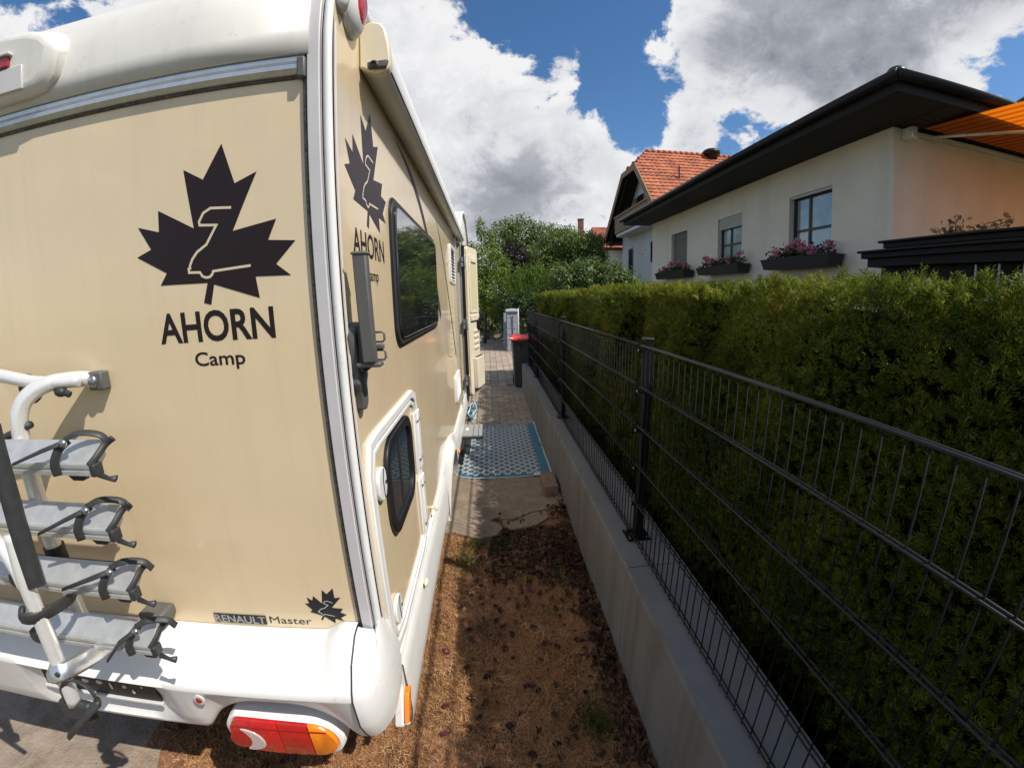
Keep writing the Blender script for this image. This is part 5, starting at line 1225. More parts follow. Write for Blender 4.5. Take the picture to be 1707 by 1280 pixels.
rows = [[(5.58+6.6*i/80, -0.585, z_+0.25 - (0.02*abs(math.sin(i*PI/4)) if z_ < 3.5 else 0)) for i in range(81)] for z_ in (3.56, 3.34)]  # unseen scalloped edge added to keep sky light off the end wall
MB().grid(rows).build('added_valance', bpy.data.materials['orange_striped_canvas'], aw_)
b = MB(); b.tube([(5.60, -0.60, 3.82), (12.2, -0.60, 3.82)], 0.03, 8); b.build('front_bar', M['greytrim'], aw_, smooth=True)
for xa in (5.75, 8.6):
    b = MB(); b.tube([(xa, 4.42, 3.96), (xa+0.85, 3.3, 3.90)], 0.022, 8); b.tube([(xa+0.85, 3.3, 3.90), (xa+0.1, -0.56, 3.53)], 0.022, 8); b.build('folding_arm', M['silver'], aw_, smooth=True)
b = MB(); b.box(5.35, 5.45, 4.40, 4.57, 3.90, 4.05); b.build('wall_bracket', M['silver'], aw_, bevel=0.01)

# flower boxes on the window ledges
M['fleaf'] = leafmat('geranium_leaf', (0.02, 0.045, 0.015), (0.07, 0.11, 0.03), tr=0.3)
M['petal'] = leafmat('pink_petals', (0.55, 0.13, 0.24), (0.75, 0.33, 0.42), (0.85, 0.60, 0.62), tr=0.4)
quad = ([(-.5, 0, 0), (0, -.38, .1), (.5, 0, 0.02), (0, .38, .1)], [(0, 1, 2, 3)])
for bi, (y0, y1, lab, ntu) in enumerate(((5.32, 6.98, 'long dark flower box with pink geraniums under the open window nearest the orange awning', 5), (7.72, 9.46, 'dark flower box with pink geraniums under the middle bungalow window with a half-lowered shutter', 5), (10.12, 11.98, 'dark flower box with pink geraniums under the bungalow window with its shutter down', 3))):
    fbx = empty('flower_box', (4.97, (y0+y1)/2, 2.30), lab, 'flower box', 'flower boxes under the bungalow windows')
    b = MB(); b.add([(4.90, y0+0.05, 2.30), (5.14, y0+0.05, 2.30), (5.14, y1-0.05, 2.30), (4.90, y1-0.05, 2.30), (4.86, y0, 2.475), (5.16, y0, 2.475), (5.16, y1, 2.475), (4.86, y1, 2.475), (4.89, y0+0.03, 2.475), (5.13, y0+0.03, 2.475), (5.13, y1-0.03, 2.475), (4.89, y1-0.03, 2.475), (4.89, y0+0.03, 2.43), (5.13, y0+0.03, 2.43), (5.13, y1-0.03, 2.43), (4.89, y1-0.03, 2.43)],
              [(0, 3, 2, 1), (0, 1, 5, 4), (1, 2, 6, 5), (2, 3, 7, 6), (3, 0, 4, 7), (4, 5, 9, 8), (5, 6, 10, 9), (6, 7, 11, 10), (7, 4, 8, 11), (8, 9, 13, 12), (9, 10, 14, 13), (10, 11, 15, 14), (11, 8, 12, 15), (12, 13, 14, 15)])
    b.build('planter', M['box'], fbx)
    b = MB(); b.box(4.852, 5.165, y0-0.008, y1+0.008, 2.462, 2.474); b.build('planter_rim', M['box'], fbx)
    n = 420; P_ = np.stack([rg.uniform(4.88, 5.12, n), rg.uniform(y0+.1, y1-.12, n), 2.47+np.abs(rg.normal(0, .075, n))], 1)
    V_, F_ = scatter_mesh([quad], P_, rots(n, np.tile([0, 0, 1.0], (n, 1)), 0.9, rg), rg.uniform(.05, .09, n), np.zeros(n, int)); tag(mesh_np('leaves', V_, F_, M['fleaf'], fbx), kind='stuff')
    P_ = []
    heads = np.sort(rg.uniform(y0+0.15, y1-0.3 if bi != 2 else y0+1.0, ntu))
    heads = np.linspace(y0+0.18, y1-0.22, 7 if bi < 2 else 5)[rg.permutation(7 if bi < 2 else 5)[:ntu+1]]
    for hy in heads:
        c = np.array([4.93+rg.uniform(-.05, .1), hy, 2.60+rg.uniform(-.06, .09)]); P_.append(c + rg.normal(size=(46, 3))*0.042)
    P_ = np.concatenate(P_); n = len(P_)
    V_, F_ = scatter_mesh([quad], P_, rots(n, None, 1, rg), rg.uniform(.045, .075, n), np.zeros(n, int)); tag(mesh_np('blossoms', V_, F_, M['petal'], fbx), kind='stuff')

# ------------------------------------------------------------------ dark garden shed edge between hedge and bungalow
M['shed'] = mat('black_stained_wood', (0.012, 0.011, 0.0105), spec=0.2, rough=0.55, var=0.25, vs=15, bump=0.4, bs=50, dist=0.004)
shd = empty('garden_shed', (4.1, 1.0, 0), 'low black stained garden shed with a stepped flat roof edge right of the bungalow window', 'shed')
def lroof(x0, x1, y1, z0, z1, nm):
    b = MB(); b.box(x0, x1, -3.0, y1, z0, z1); b.build(nm, M['shed'], shd, bevel=0.006)
lroof(3.68, 4.9, 3.32, 2.305, 2.352, 'roof_slab'); lroof(3.65, 4.95, 3.36, 2.353, 2.375, 'roof_edging')
lroof(3.56, 5.0, 3.52, 2.262, 2.285, 'lower_edging'); lroof(3.585, 4.95, 3.49, 2.21, 2.261, 'lower_fascia'); lroof(3.62, 4.9, 3.44, 2.13, 2.2095, 'lower_fascia')
lroof(3.70, 4.85, 3.30, 2.2855, 2.3045, 'roof_core')
for k in range(30):
    y1 = 3.34-0.15*k
    b = MB(); b.box(3.70, 3.72, y1-0.144, y1, 0, 2.129); b.build('wall_board', M['shed'], shd)
b = MB(); b.box(3.721, 4.8, -3.0, 3.30, 0, 2.128); b.build('shed_body', M['shed'], shd)
for y_ in (2.04, 2.22, 2.40):
    b = MB(); b.tube([(3.66, y_, 1.6), (3.66, y_, 2.12)], 0.008, 6); b.build('metal_rod', M['greytrim'], shd)
def twig_plant(name, base, h, spread, n, leafsize, lm_, label, cat, lean=(0, 0)):
    t = empty(name, base, label, cat); r = random.Random(len(name) + n)
    b = MB(); LP = []
    for k in range(n):
        a = r.uniform(0, 2*PI); pts = []
        for j in range(5):
            s_ = j/4; pts.append((base[0]+lean[0]*s_+spread*s_*math.cos(a)*r.uniform(.7, 1.1), base[1]+lean[1]*s_+spread*s_*math.sin(a)*r.uniform(.8, 1.3), base[2]+h*s_*r.uniform(.85, 1.05)))
            if j: LP += [(pts[-1][0]+r.uniform(-.04, .04), pts[-1][1]+r.uniform(-.06, .06), pts[-1][2]+r.uniform(-.03, .04)) for _ in range(5)]
        b.tube(pts, 0.004, 5)
    b.build('stems', M['bark'], t)
    P_ = np.array(LP); m_ = len(P_); V_, F_ = scatter_mesh([quad], P_, rots(m_, None, 1, rg), rg.uniform(.7, 1.2, m_)*leafsize, np.zeros(m_, int)); tag(mesh_np('leaves', V_, F_, lm_, t), kind='stuff')
    return t
M['autumn'] = leafmat('bronze_leaf', (0.10, 0.04, 0.015), (0.16, 0.10, 0.03), tr=0.3)
M['fresh'] = leafmat('fresh_leaf', (0.07, 0.15, 0.03), (0.14, 0.25, 0.05), tr=0.45)
twig_plant('climbing_plant', (4.05, 2.9, 2.37), 0.16, 0.42, 9, 0.055, M['autumn'], 'bare reddish climbing plant straggling over the black shed roof', 'plant', lean=(0.1, 0.05))
twig_plant('young_shoot', (1.72, 0.80, 1.72), 0.20, 0.03, 2, 0.03, M['fresh'], 'fresh light green shoot rising from the hedge top before the black shed', 'shoot')

# ------------------------------------------------------------------ chalet house beyond
M['tile'] = leafmat('orange_roof_tile', (0.30, 0.085, 0.04), (0.50, 0.165, 0.08), (0.40, 0.20, 0.13), tr=0.0, rough=0.8, scale=1.5)
M['timber'] = mat('brown_timber', (0.27, 0.17, 0.105), rough=0.75, var=0.25, vs=9, bump=0.3, bs=30, dist=0.004)
M['timberd'] = mat('dark_timber', (0.030, 0.023, 0.019), rough=0.75, var=0.25, vs=9)
chl = empty('chalet_house', (11, 20.5, 0), 'chalet style house with orange tiled half-hipped roof and wooden balcony behind the bungalow', 'house')
GX, WX = 7.0, 7.9
RPTS = dict(a=(GX, 16.2, 4.45), b=(GX, 19.6, 8.0), c=(7.8, 20.5, 8.88), d=(15.5, 20.5, 8.88), e=(15.5, 16.2, 4.45), f=(GX, 21.65, 8.06), g=(GX, 25.15, 5.11), h=(15.5, 25.15, 5.11))
b = MB(); 
wallp = [(16.6, 0), (24.4, 0), (24.4, 5.35), (21.6, 7.85), (19.65, 7.85), (16.6, 4.70)]
b.prism(wallp, 'x', WX, 15.4); b.build('gable_wall', M['render2'], chl)
th = 0.14
def slab(poly, m, name):
    P_ = [Vector(p) for p in poly]; n_ = (P_[1]-P_[0]).cross(P_[2]-P_[0]).normalized()
    if n_.z < 0: n_ = -n_
    b = MB(); k = len(P_); b.add([tuple(p) for p in P_]+[tuple(p-n_*th) for p in P_], [tuple(range(k)), tuple(range(2*k-1, k-1, -1))]+[(i, i+k, (i+1) % k+k, (i+1) % k) for i in range(k)]); return b.build(name, m, chl)
slab([RPTS[k] for k in 'abcde'], M['timberd'], 'roof_deck'); slab([RPTS[k] for k in 'gfcdh'], M['timberd'], 'roof_deck'); slab([RPTS[k] for k in 'bfc'], M['timberd'], 'roof_deck')
def tiles(p_lo, p_hi, dirx, width_fn, rows_, tw, m, parent, name='roof_tiles', lift=0.0):
    """courses of tiles from p_lo up to p_hi; width_fn(t) gives (start, end) along dirx"""
    lo, hi = Vector(p_lo), Vector(p_hi); up = (hi-lo); ln = up.length; up.normalize(); dx = Vector(dirx).normalized(); nn = dx.cross(up)
    if nn.z < 0: nn = -nn
    b = MB(); r = random.Random(8)
    for i in range(rows_):
        t0, t1 = i/rows_*ln, (i+1.12)/rows_*ln
        s0, s1 = width_fn((i+0.5)/rows_)
        n = max(1, int(round((s1-s0)/tw))); w = (s1-s0)/n
        for k in range(n):
            j = r.uniform(-.006, .006); o = lo+dx*(s0+k*w)
            x0, x1, xm = 0.004, w-0.004, w*0.5
            A = [o+dx*x0+up*t0+nn*(0.05+j), o+dx*xm+up*t0+nn*(0.075+j), o+dx*x1+up*t0+nn*(0.05+j), o+dx*x1+up*t1+nn*(0.012), o+dx*xm+up*t1+nn*0.03, o+dx*x0+up*t1+nn*0.012, o+dx*x0+up*t0+nn*0.01, o+dx*x1+up*t0+nn*0.01]
            b.add(A, [(0, 1, 4, 5), (1, 2, 3, 4), (6, 7, 2, 1, 0)])
    return tag(b.build(name, m, parent, recalc=False), kind='stuff')
def wf(t):
    z = 4.45+(8.88-4.45)*t
    return (0.0 if z < 8.0 else (z-8.0)/0.88*0.8, 8.5)
tiles((GX, 16.2, 4.45), (GX, 20.5, 8.88), (1, 0, 0), wf, 22, 0.24, M['tile'], chl)
tiles((GX, 25.15, 5.11), (GX, 20.5, 8.88), (1, 0, 0), lambda t: (0.0 if t < 0.8 else (t-0.8)*4, 8.5), 20, 0.24, M['tile'], chl)
tiles((GX-0.02, 19.6, 8.02), (7.8, 20.55, 8.90), (0, 1, 0), lambda t: (0.95*t*0.02, 2.05-1.9*t), 5, 0.24, M['tile'], chl)
for k in range(26):
    x = 7.85+0.295*k
    b = MB(); b.tube([(x, 20.5, 8.93), (x+0.30, 20.5, 8.915)], [0.115, 0.095], 8); b.build('ridge_tile', M['tile'], chl, smooth=True)
# barge boards
def board(p, q, w, m=None, off=0.0, t=0.05, nm='barge_board'):
    p, q = Vector(p), Vector(q); d = (q-p).normalized(); dn = Vector((0, d.z, -d.y)); dn = dn if dn.z < 0 else -dn
    b = MB(); vs = [p, q, q+dn*w, p+dn*w]; b.add([tuple(v+Vector((-off, 0, 0))) for v in vs]+[tuple(v+Vector((-off-t, 0, 0))) for v in vs], [(0, 1, 2, 3), (7, 6, 5, 4), (0, 4, 5, 1), (1, 5, 6, 2), (2, 6, 7, 3), (3, 7, 4, 0)])
    return b.build(nm, m or M['timber'], chl)
board((GX, 16.2, 4.47), (GX, 19.6, 8.02), 0.28); board((GX, 25.15, 5.13), (GX, 21.65, 8.08), 0.28); board((GX, 19.6, 8.02), (GX, 21.65, 8.08), 0.26, off=0.004)
board((GX+0.25, 16.5, 4.55), (GX+0.25, 19.7, 7.9), 0.22, M['timberd']); board((GX+0.25, 24.9, 5.1), (GX+0.25, 21.6, 7.9), 0.22, M['timberd'])
# purlins and dark back of the overhang
b = MB(); b.box(GX+0.3, GX+0.36, 24.42, 25.0, 4.75, 5.2); b.build('eave_box', M['timberd'], chl)
b = MB(); b.box(GX+0.1, 15.4, 24.42, 25.1, 4.85, 4.99); b.build('eave_soffit', M['timberd'], chl)
# balcony
BX = 7.08
b = MB(); b.prism([(WX-0.002, 18.0), (BX+0.05, 18.0), (BX+0.05, 23.1), (BX+0.3, 23.3), (WX-0.002, 23.3)], 'z', 5.06, 5.20)
b.build('balcony_slab', M['render2'], chl)
for k in range(5):
    z0 = 5.24+0.165*k
    b = MB(); b.box(BX, BX+0.03, 17.9, 23.25, z0, z0+0.155); b.build('balcony_board', M['timber'], chl)
    b = MB(); b.box(BX+0.031, WX-0.01, 23.22, 23.25, z0, z0+0.155); b.build('balcony_board', M['timber'], chl)
    b = MB(); b.box(BX+0.031, WX-0.01, 17.9, 17.93, z0, z0+0.155); b.build('balcony_board', M['timber'], chl)
for y_ in (18.2, 19.5, 20.8, 22.1, 23.2):
    b = MB(); b.box(BX+0.031, BX+0.10, y_-0.05, y_+0.05, 5.2, 6.06); b.build('balcony_post', M['timberd'], chl)
b = MB(); b.box(BX-0.05, BX+0.10, 17.85, 23.30, 6.065, 6.15); b.build('balcony_rail', M['timber'], chl)
# openings on the gable
def opening(y0, y1, z0, z1, pane=None, nm='window'):
    b = MB()
    b.box(WX-0.02, WX-0.003, y0, y0+0.06, z0, z1); b.box(WX-0.02, WX-0.003, y1-0.06, y1, z0, z1); b.box(WX-0.02, WX-0.003, y0+0.06, y1-0.06, z0, z0+0.06); b.box(WX-0.02, WX-0.003, y0+0.06, y1-0.06, z1-0.06, z1)
    f = b.build(nm, M['frame'] if pane is None else M['render2'], chl)
    b = MB(); b.box(WX-0.012, WX-0.004, y0+0.06, y1-0.06, z0+0.06, z1-0.06); b.build('pane', pane or M['glass'], f)
opening(22.5, 23.3, 2.6, 4.45, nm='door'); opening(20.95, 21.45, 3.95, 4.5, mat('red_pane', (0.10, 0.02, 0.02), rough=0.1)); opening(19.68, 20.0, 3.45, 4.45)
opening(20.9, 21.9, 5.25, 7.0, nm='balcony_door')
for (ya, yb) in ((20.3, 20.85), (21.95, 22.4)):
    b = MB(); b.box(WX-0.06, WX-0.025, ya, yb, 5.4, 6.95); b.build('shutter', M['timber'], chl)
b = MB(); b.tube([(WX-0.25, 22.6, 6.35), (WX-0.02, 22.6, 6.35)], 0.02, 6); b.lathe((WX-0.28, 22.55, 6.35), [(0.02, 0), (0.18, -0.03), (0.28, -0.09), (0.285, -0.085)], 18, 'y'); b.build('satellite_dish', M['timberd'], chl, autos=60)
b = MB(); b.lathe((11.3, 20.4, 8.70), [(0.30, 0), (0.32, 0.20), (0.42, 0.26)], 16); b.ell((11.3, 20.4, 9.02), (0.46, 0.46, 0.22), 20, 10); b.build('roof_cowl', M['gutter'], chl, smooth=True)
b = MB(); b.tube([(8.8, 18.8, 7.05), (8.8, 18.8, 7.75)], 0.035, 6); b.tube([(8.6, 18.8, 7.2), (8.8, 18.8, 7.2)], 0.03, 6); b.build('antenna', M['timberd'], chl)

# far house
fh = empty('far_house', (12.5, 40, 0), 'distant house with a red tiled roof and brick chimney above the trees', 'house')
b = MB(); b.prism([(34.6, 0), (45, 0), (45, 5.6), (39.5, 8.1), (34.6, 5.6)], 'x', 9.6, 18); b.build('wall', M['render'], fh)
M['tile2'] = leafmat('red_roof_tile', (0.22, 0.06, 0.035), (0.38, 0.12, 0.07), tr=0.0, rough=0.85, scale=1.2)
tiles((8.9, 34.0, 5.75), (8.9, 39.5, 8.25), (1, 0, 0), lambda t: (0.9*t, 9.5), 16, 0.33, M['tile2'], fh)
b = MB(); b.add([(8.9, 34.0, 5.72), (18.4, 34.0, 5.72), (18.4, 39.5, 8.22), (9.8, 39.5, 8.22), (8.9, 45.4, 5.72), (18.4, 45.4, 5.72)], [(0, 1, 2, 3), (3, 2, 5, 4), (0, 3, 4)]); b.build('roof', M['tile2'], fh)
b = MB(); b.box(8.55, 9.0, 39.3, 39.8, 6.5, 8.95); ch_ = b.build('chimney', mat('chimney_brick', (0.20, 0.07, 0.05), rough=0.9, var=0.2, vs=8), fh)
b = MB(); b.box(8.50, 9.05, 39.25, 39.85, 8.95, 9.03); b.build('chimney_cap', M['concrete'], ch_)
tiles((11.2, 32.2, 5.0), (11.2, 34.4, 5.9), (1, 0, 0), lambda t: (0, 5), 5, 0.33, M['tile2'], fh, 'lean_to_tiles')
b = MB(); b.box(11.4, 16, 32.4, 34.5, 0, 4.98); b.build('lean_to', M['render'], fh)
b = MB(); b.box(11.1, 16.3, 32.1, 32.2, 4.90, 5.02); b.build('lean_to_beam', M['timberd'], fh)

# ------------------------------------------------------------------ trees and shrubs
def blob_tree(name, base, blobs, n, leaf, lm_, label, cat='tree', trunk=0.12, group=None, folds=True, droop=0.0, upright=0.0):
    t = empty(name, base, label, cat, group)
    B = np.array(blobs, float); area = np.array([(q[3]*q[4]+q[4]*q[5]+q[3]*q[5]) for q in B]); pick = rg.choice(len(B), n, p=area/area.sum())
    d = rg.normal(size=(n, 3)); d /= np.linalg.norm(d, axis=1, keepdims=True)
    rr_ = 1 - np.abs(rg.normal(0, 0.20, n)); rr_ = np.clip(rr_, 0.05, 1)
    # lumpy shells with twig-like spikes
    ph_ = rg.uniform(0, 6, 3)
    lump = 1 + 0.13*np.sin(d[:, 0]*6+ph_[0]+pick)*np.cos(d[:, 1]*5+ph_[1]) + 0.10*np.sin(d[:, 2]*9+d[:, 0]*7+ph_[2]+pick*1.7) + 0.05*np.sin(d[:, 1]*17+d[:, 2]*13)
    P_ = B[pick, :3] + d*B[pick, 3:6]*(rr_*lump)[:, None]
    sp_ = rg.rand(n) < 0.10; P_[sp_] += d[sp_]*rg.uniform(0, .22, (sp_.sum(), 1)) + np.array([0, 0, 0.12])*rg.rand(sp_.sum(), 1)
    keep = P_[:, 2] > base[2]+0.02; P_ = P_[keep]; d = d[keep]; m_ = len(P_)
    pr_ = ([(-.5, 0, 0), (-.1, -.28, .05), (.5, 0, -.06), (-.1, .28, .05)], [(0, 1, 2, 3)])
    R_ = rots(m_, d+np.array([0, 0, 0.5]), 0.7, rg)
    if upright or droop:
        ax = np.tile([0, 0, 1.0 if upright else -1.0], (m_, 1)) + d*0.6 + rg.normal(size=(m_, 3))*0.35; ax /= np.linalg.norm(ax, axis=1, keepdims=True)
        z = rg.normal(size=(m_, 3)); z = z-ax*np.sum(z*ax, 1, keepdims=True); z /= np.linalg.norm(z, axis=1, keepdims=True); R_ = np.stack([ax, np.cross(z, ax), z], 2)
    V_, F_ = scatter_mesh([pr_], P_, R_, rg.uniform(.6, 1.3, m_)*leaf, np.zeros(m_, int))
    tag(mesh_np('crown', V_, F_, lm_, t), kind='stuff')
    b = MB(); c0 = Vector(base)
    top = max(blobs, key=lambda q: q[2]); midz = (top[2]-base[2])*0.45
    b.tube([tuple(c0), tuple(c0+Vector((0.05, 0, midz*0.5))), tuple(c0+Vector(((top[0]-base[0])*0.3, (top[1]-base[1])*0.3, midz))), (top[0], top[1], top[2])], [trunk, trunk*0.8, trunk*0.6, trunk*0.15], 8)
    tr_ = b.build('trunk', M['bark'], t, smooth=True)
    for q in blobs:
        bb = MB(); s0 = c0+Vector(((top[0]-base[0])*0.2, 0, midz*0.7)); e0 = Vector(q[:3])
        if (e0-s0).length < 0.3: continue
        bb.tube([tuple(s0), tuple((s0+e0)/2+Vector((0, 0, 0.12))), tuple(e0+(e0-s0)*0.15)], [trunk*0.5, trunk*0.3, trunk*0.08], 6); bb.build('branch', M['bark'], t, smooth=True)
    return t
LM = {k: leafmat('foliage_'+k, *v) for k, v in {
    'bright': ((0.075, 0.130, 0.014), (0.21, 0.28, 0.04)), 'mid': ((0.045, 0.088, 0.012), (0.155, 0.205, 0.04)), 'purple': ((0.012, 0.010, 0.011), (0.035, 0.022, 0.022)),
    'arch': ((0.058, 0.100, 0.018), (0.165, 0.215, 0.05)), 'pale': ((0.070, 0.125, 0.018), (0.18, 0.26, 0.040)), 'round': ((0.050, 0.095, 0.022), (0.16, 0.22, 0.055)), 'dark': ((0.018, 0.042, 0.010), (0.065, 0.11, 0.026))}.items()}
blob_tree('slender_tree', (-0.2, 17.2, 0), [(-.75, 17, 3.5, .45, .5, .55), (-.22, 17, 4.55, .20, .25, .48), (.12, 17.1, 4.15, .30, .3, .45), (-.15, 17, 3.3, .75, .7, .8), (.35, 17, 3.0, .6, .6, .8), (-.4, 17, 2.2, .9, .8, .9), (.4, 17, 1.9, .8, .7, .9)], 15000, 0.085, LM['bright'], 'slender light green tree rising just right of the motorhome door', trunk=0.08)
blob_tree('broad_tree', (2.4, 24.5, 0), [(1.0, 24, 5.0, 1.0, 1.0, 1.15), (2.0, 24, 5.2, 1.2, 1.1, 1.15), (3.3, 24, 4.9, 1.2, 1.1, 1.1), (4.5, 24, 4.8, 0.9, 1.0, 1.0), (2.4, 24, 3.6, 2.2, 1.5, 1.3), (5.0, 24.3, 4.2, 1.0, .8, 1.1)], 24000, 0.13, LM['mid'], 'broad rounded green tree, the highest of the trees at the end of the path', trunk=0.2)
blob_tree('copper_tree', (1.3, 20.3, 0), [(1.25, 20.2, 3.7, .75, .6, .75), (1.0, 20.2, 2.9, .6, .5, .7), (1.6, 20.2, 3.0, .5, .5, .6)], 8000, 0.10, LM['purple'], 'dark purple leaved tree half hidden between the green trees', trunk=0.1)
blob_tree('arching_tree', (4.0, 21.0, 0), [(2.6, 21, 3.8, .9, .8, .65), (3.6, 21, 4.5, 1.0, .9, .65), (4.8, 21, 4.3, .9, .8, .7), (5.4, 21, 3.7, .6, .6, .7), (3.2, 21, 3.1, 1.2, .9, .8), (4.6, 21, 3.2, 1.0, .8, .9), (5.7, 21.5, 4.6, .35, .3, .35)], 22000, 0.11, LM['arch'], 'arching green tree in front of the far red roof', trunk=0.14, droop=1)
blob_tree('feathery_shrub', (1.6, 16.6, 0), [(.85, 16.5, 1.9, .45, .5, .9), (1.35, 16.6, 2.3, .45, .5, .75), (1.95, 16.5, 2.5, .40, .5, .65), (2.45, 16.5, 2.1, .40, .4, .75), (1.6, 16.4, 1.6, 1.0, .5, .8)], 17000, 0.075, LM['pale'], 'feathery yellow-green shrub with upright shoots behind the gate', 'shrub', trunk=0.04, upright=1)
blob_tree('round_shrub', (3.9, 15.1, 0), [(2.7, 15, 2.2, .55, .5, .75), (3.5, 15, 2.55, .65, .6, .65), (4.4, 15, 2.45, .65, .6, .65), (5.0, 14.9, 2.1, .5, .5, .6), (3.7, 14.9, 1.6, 1.5, .6, .9)], 17000, 0.10, LM['round'], 'dense broad shrub with rounded leaves between hedge end and chalet', 'shrub', trunk=0.06)
blob_tree('dark_bush', (1.2, 15.4, 0), [(0.75, 15.4, 1.45, .45, .4, .55), (1.35, 15.4, 1.6, .5, .4, .5), (1.9, 15.4, 1.3, .4, .4, .7), (1.2, 15.5, .8, .9, .4, .8)], 9000, 0.09, LM['dark'], 'dark glossy bush directly behind the black garden gate', 'bush', trunk=0.04)
blob_tree('low_bush', (-0.1, 18.9, 0), [(-.7, 19.3, 1.0, .6, .4, .9), (0.0, 19.4, .9, .6, .4, .9), (.45, 19.2, 1.3, .4, .3, .6), (-.2, 19.6, 1.7, .8, .4, .7)], 11000, 0.09, LM['mid'], 'rough green bush on the kerb at the far end of the paved path', 'bush', trunk=0.04)
blob_tree('blue_green_shrub', (6.2, 15.8, 0), [(5.9, 15.7, 1.6, .5, .5, .7), (6.5, 15.9, 1.75, .5, .5, .6)], 4500, 0.11, LM['round'], 'bluish shrub growing at the foot of the chalet wall', 'shrub', trunk=0.05)
for i, (x, y, s_, gl) in enumerate(((-6.5, 27, 1.0, 'round green tree far off on the open side of the motorhome'), (-2.6, 30, 1.0, 'green tree standing in the gap behind the slender light green tree'), (7.5, 31, 0.95, 'green tree between the broad tree and the far red roofed house'), (20, 50, 1.5, 'large green tree far behind the chalet house'))):
    blob_tree('garden_tree', (x, y, 0), [(x-1*s_, y, 3.0*s_, 1.6*s_, 1.3*s_, 1.5*s_), (x+1.1*s_, y, 2.8*s_, 1.6*s_, 1.3*s_, 1.5*s_), (x, y, 3.9*s_, 1.3*s_, 1.2*s_, 1.1*s_), (x, y, 1.5*s_, 2.0*s_, 1.3*s_, 1.4*s_)], 6000, 0.22, LM['mid'], gl, trunk=0.2, group='trees of the gardens behind')

# ------------------------------------------------------------------ dry grass, weeds, leaves on the ground
M['straw'] = leafmat('dry_grass_blades', (0.30, 0.145, 0.055), (0.62, 0.36, 0.16), (0.70, 0.50, 0.28), tr=0.25, rough=0.7, scale=6)
M['weed'] = leafmat('green_weeds', (0.035, 0.060, 0.015), (0.12, 0.15, 0.035), (0.28, 0.22, 0.08), tr=0.35, scale=8)
M['litter'] = leafmat('brown_dead_leaves', (0.035, 0.020, 0.016), (0.13, 0.07, 0.04), (0.20, 0.12, 0.07), tr=0.1, rough=0.75, spec=0.15)
def blade(seed, curl):
    r = random.Random(seed); V_ = []; a = 0; p = Vector((0, 0, 0)); w = 0.0011
    for j in range(5):
        V_ += [(p.x, p.y-w*(1-j/4.6), p.z), (p.x, p.y+w*(1-j/4.6), p.z)]
        a += curl; p = p + Vector((math.cos(a)*0.008, math.sin(a*1.3+seed)*0.0035*j/2, math.sin(a)*0.006+0.0015 if j < 2 else -0.0015))
    return V_, [(2*j, 2*j+1, 2*j+3, 2*j+2) for j in range(4)]
bl = [blade(i, c) for i, c in enumerate((0.5, 0.3, 0.15, -0.1, 0.7, 0.4))]
def ground_z(x, y): return np.array([hgt(a, c)*(0.5 if c > 2.8 else 1)-0.008 for a, c in zip(x, y)])
n = 105000
x = rg.uniform(-1.62, 0.61, n); y = 0.25+2.75*rg.rand(n)**0.95
dn = 0.5+0.5*np.sin(5.1*x+2*y+1)*np.sin(3.7*y-2.2*x) + rg.uniform(-.3, .45, n)
k = (dn > 0.22) & ~((y > 2.3) & (x > -0.2) & (rg.rand(n) < 0.6)) & ~((x > 0.45) & (rg.rand(n) < 0.5)) & ~((x < -1.35+0.1*np.sin(9*y)) & (rg.rand(n) < 0.8))
x, y = x[k], y[k]; n = len(x)
V_, F_ = scatter_mesh(bl, np.stack([x, y, ground_z(x, y)+0.003], 1), rots(n, np.tile([0, 0, 1.0], (n, 1)), 0.38, rg), rg.uniform(.6, 1.9, n), rg.randint(0, 6, n))
tag(mesh_np('dry_grass', V_, F_, M['straw'], origin=(0, 0, 0)), kind='stuff')
wb_ = []
for (cx_, cy_w, rx_, ry_, nn_) in ((-0.16, 2.80, .10, .05, 330), (-0.25, 2.62, .10, .12, 260), (0.05, 2.78, .20, .08, 380), (0.45, 2.85, .12, .12, 170), (0.40, 1.30, .10, .14, 900), (0.42, 2.35, .08, .2, 260), (-0.2, 2.62, .12, .2, 420), (0.30, 2.0, .1, .1, 90), (0.58, 5.72, .03, .12, 240), (0.585, 4.9, .012, .5, 60), (-1.15, 1.13, .16, .04, 50), (0.57, 3.3, .03, .3, 80), (-.1, 1.95, .06, .06, 60)):
    a = rg.normal(size=(nn_, 2))*0.5; wb_.append(np.stack([cx_+a[:, 0]*rx_, cy_w+a[:, 1]*ry_, np.full(nn_, 0.002 if cy_w < 3 else 0.02)], 1))
P_ = np.concatenate(wb_); n = len(P_)
up_ = np.tile([0, 0, 1.0], (n, 1))+rg.normal(size=(n, 3))*0.45; up_ /= np.linalg.norm(up_, axis=1, keepdims=True)
z_ = rg.normal(size=(n, 3)); z_ = z_-up_*np.sum(z_*up_, 1, keepdims=True); z_ /= np.linalg.norm(z_, axis=1, keepdims=True)
V_, F_ = scatter_mesh([([(0, -.06, 0), (0, .06, 0), (.5, .07, .04), (.5, -.07, .04), (1, 0, -.06), (1, 0.01, -.06)], [(0, 1, 2, 3), (3, 2, 5, 4)])], P_, np.stack([up_, np.cross(z_, up_), z_], 2), rg.uniform(.010, .034, n), np.zeros(n, int))
tag(mesh_np('weeds', V_, F_, M['weed'], origin=(0, 0, 0)), kind='stuff')
def leaf_proto(seed, cup=0.25):
    r = random.Random(seed); n_ = 8; V_ = [(0.0, 0.0, -0.04*cup)]; 
    for i in range(n_):
        a = 2*PI*i/n_; rr = 0.5*(1+0.15*math.cos(a))*r.uniform(.85, 1.1)
        V_.append((rr*math.cos(a)*1.15, rr*math.sin(a)*0.75, cup*(abs(math.sin(a))*0.35+r.uniform(-.12, .18))))
    F_ = [(0, 1+2*i, 2+2*i, 1+(2*i+2) % n_) for i in range(4)]
    return V_, F_
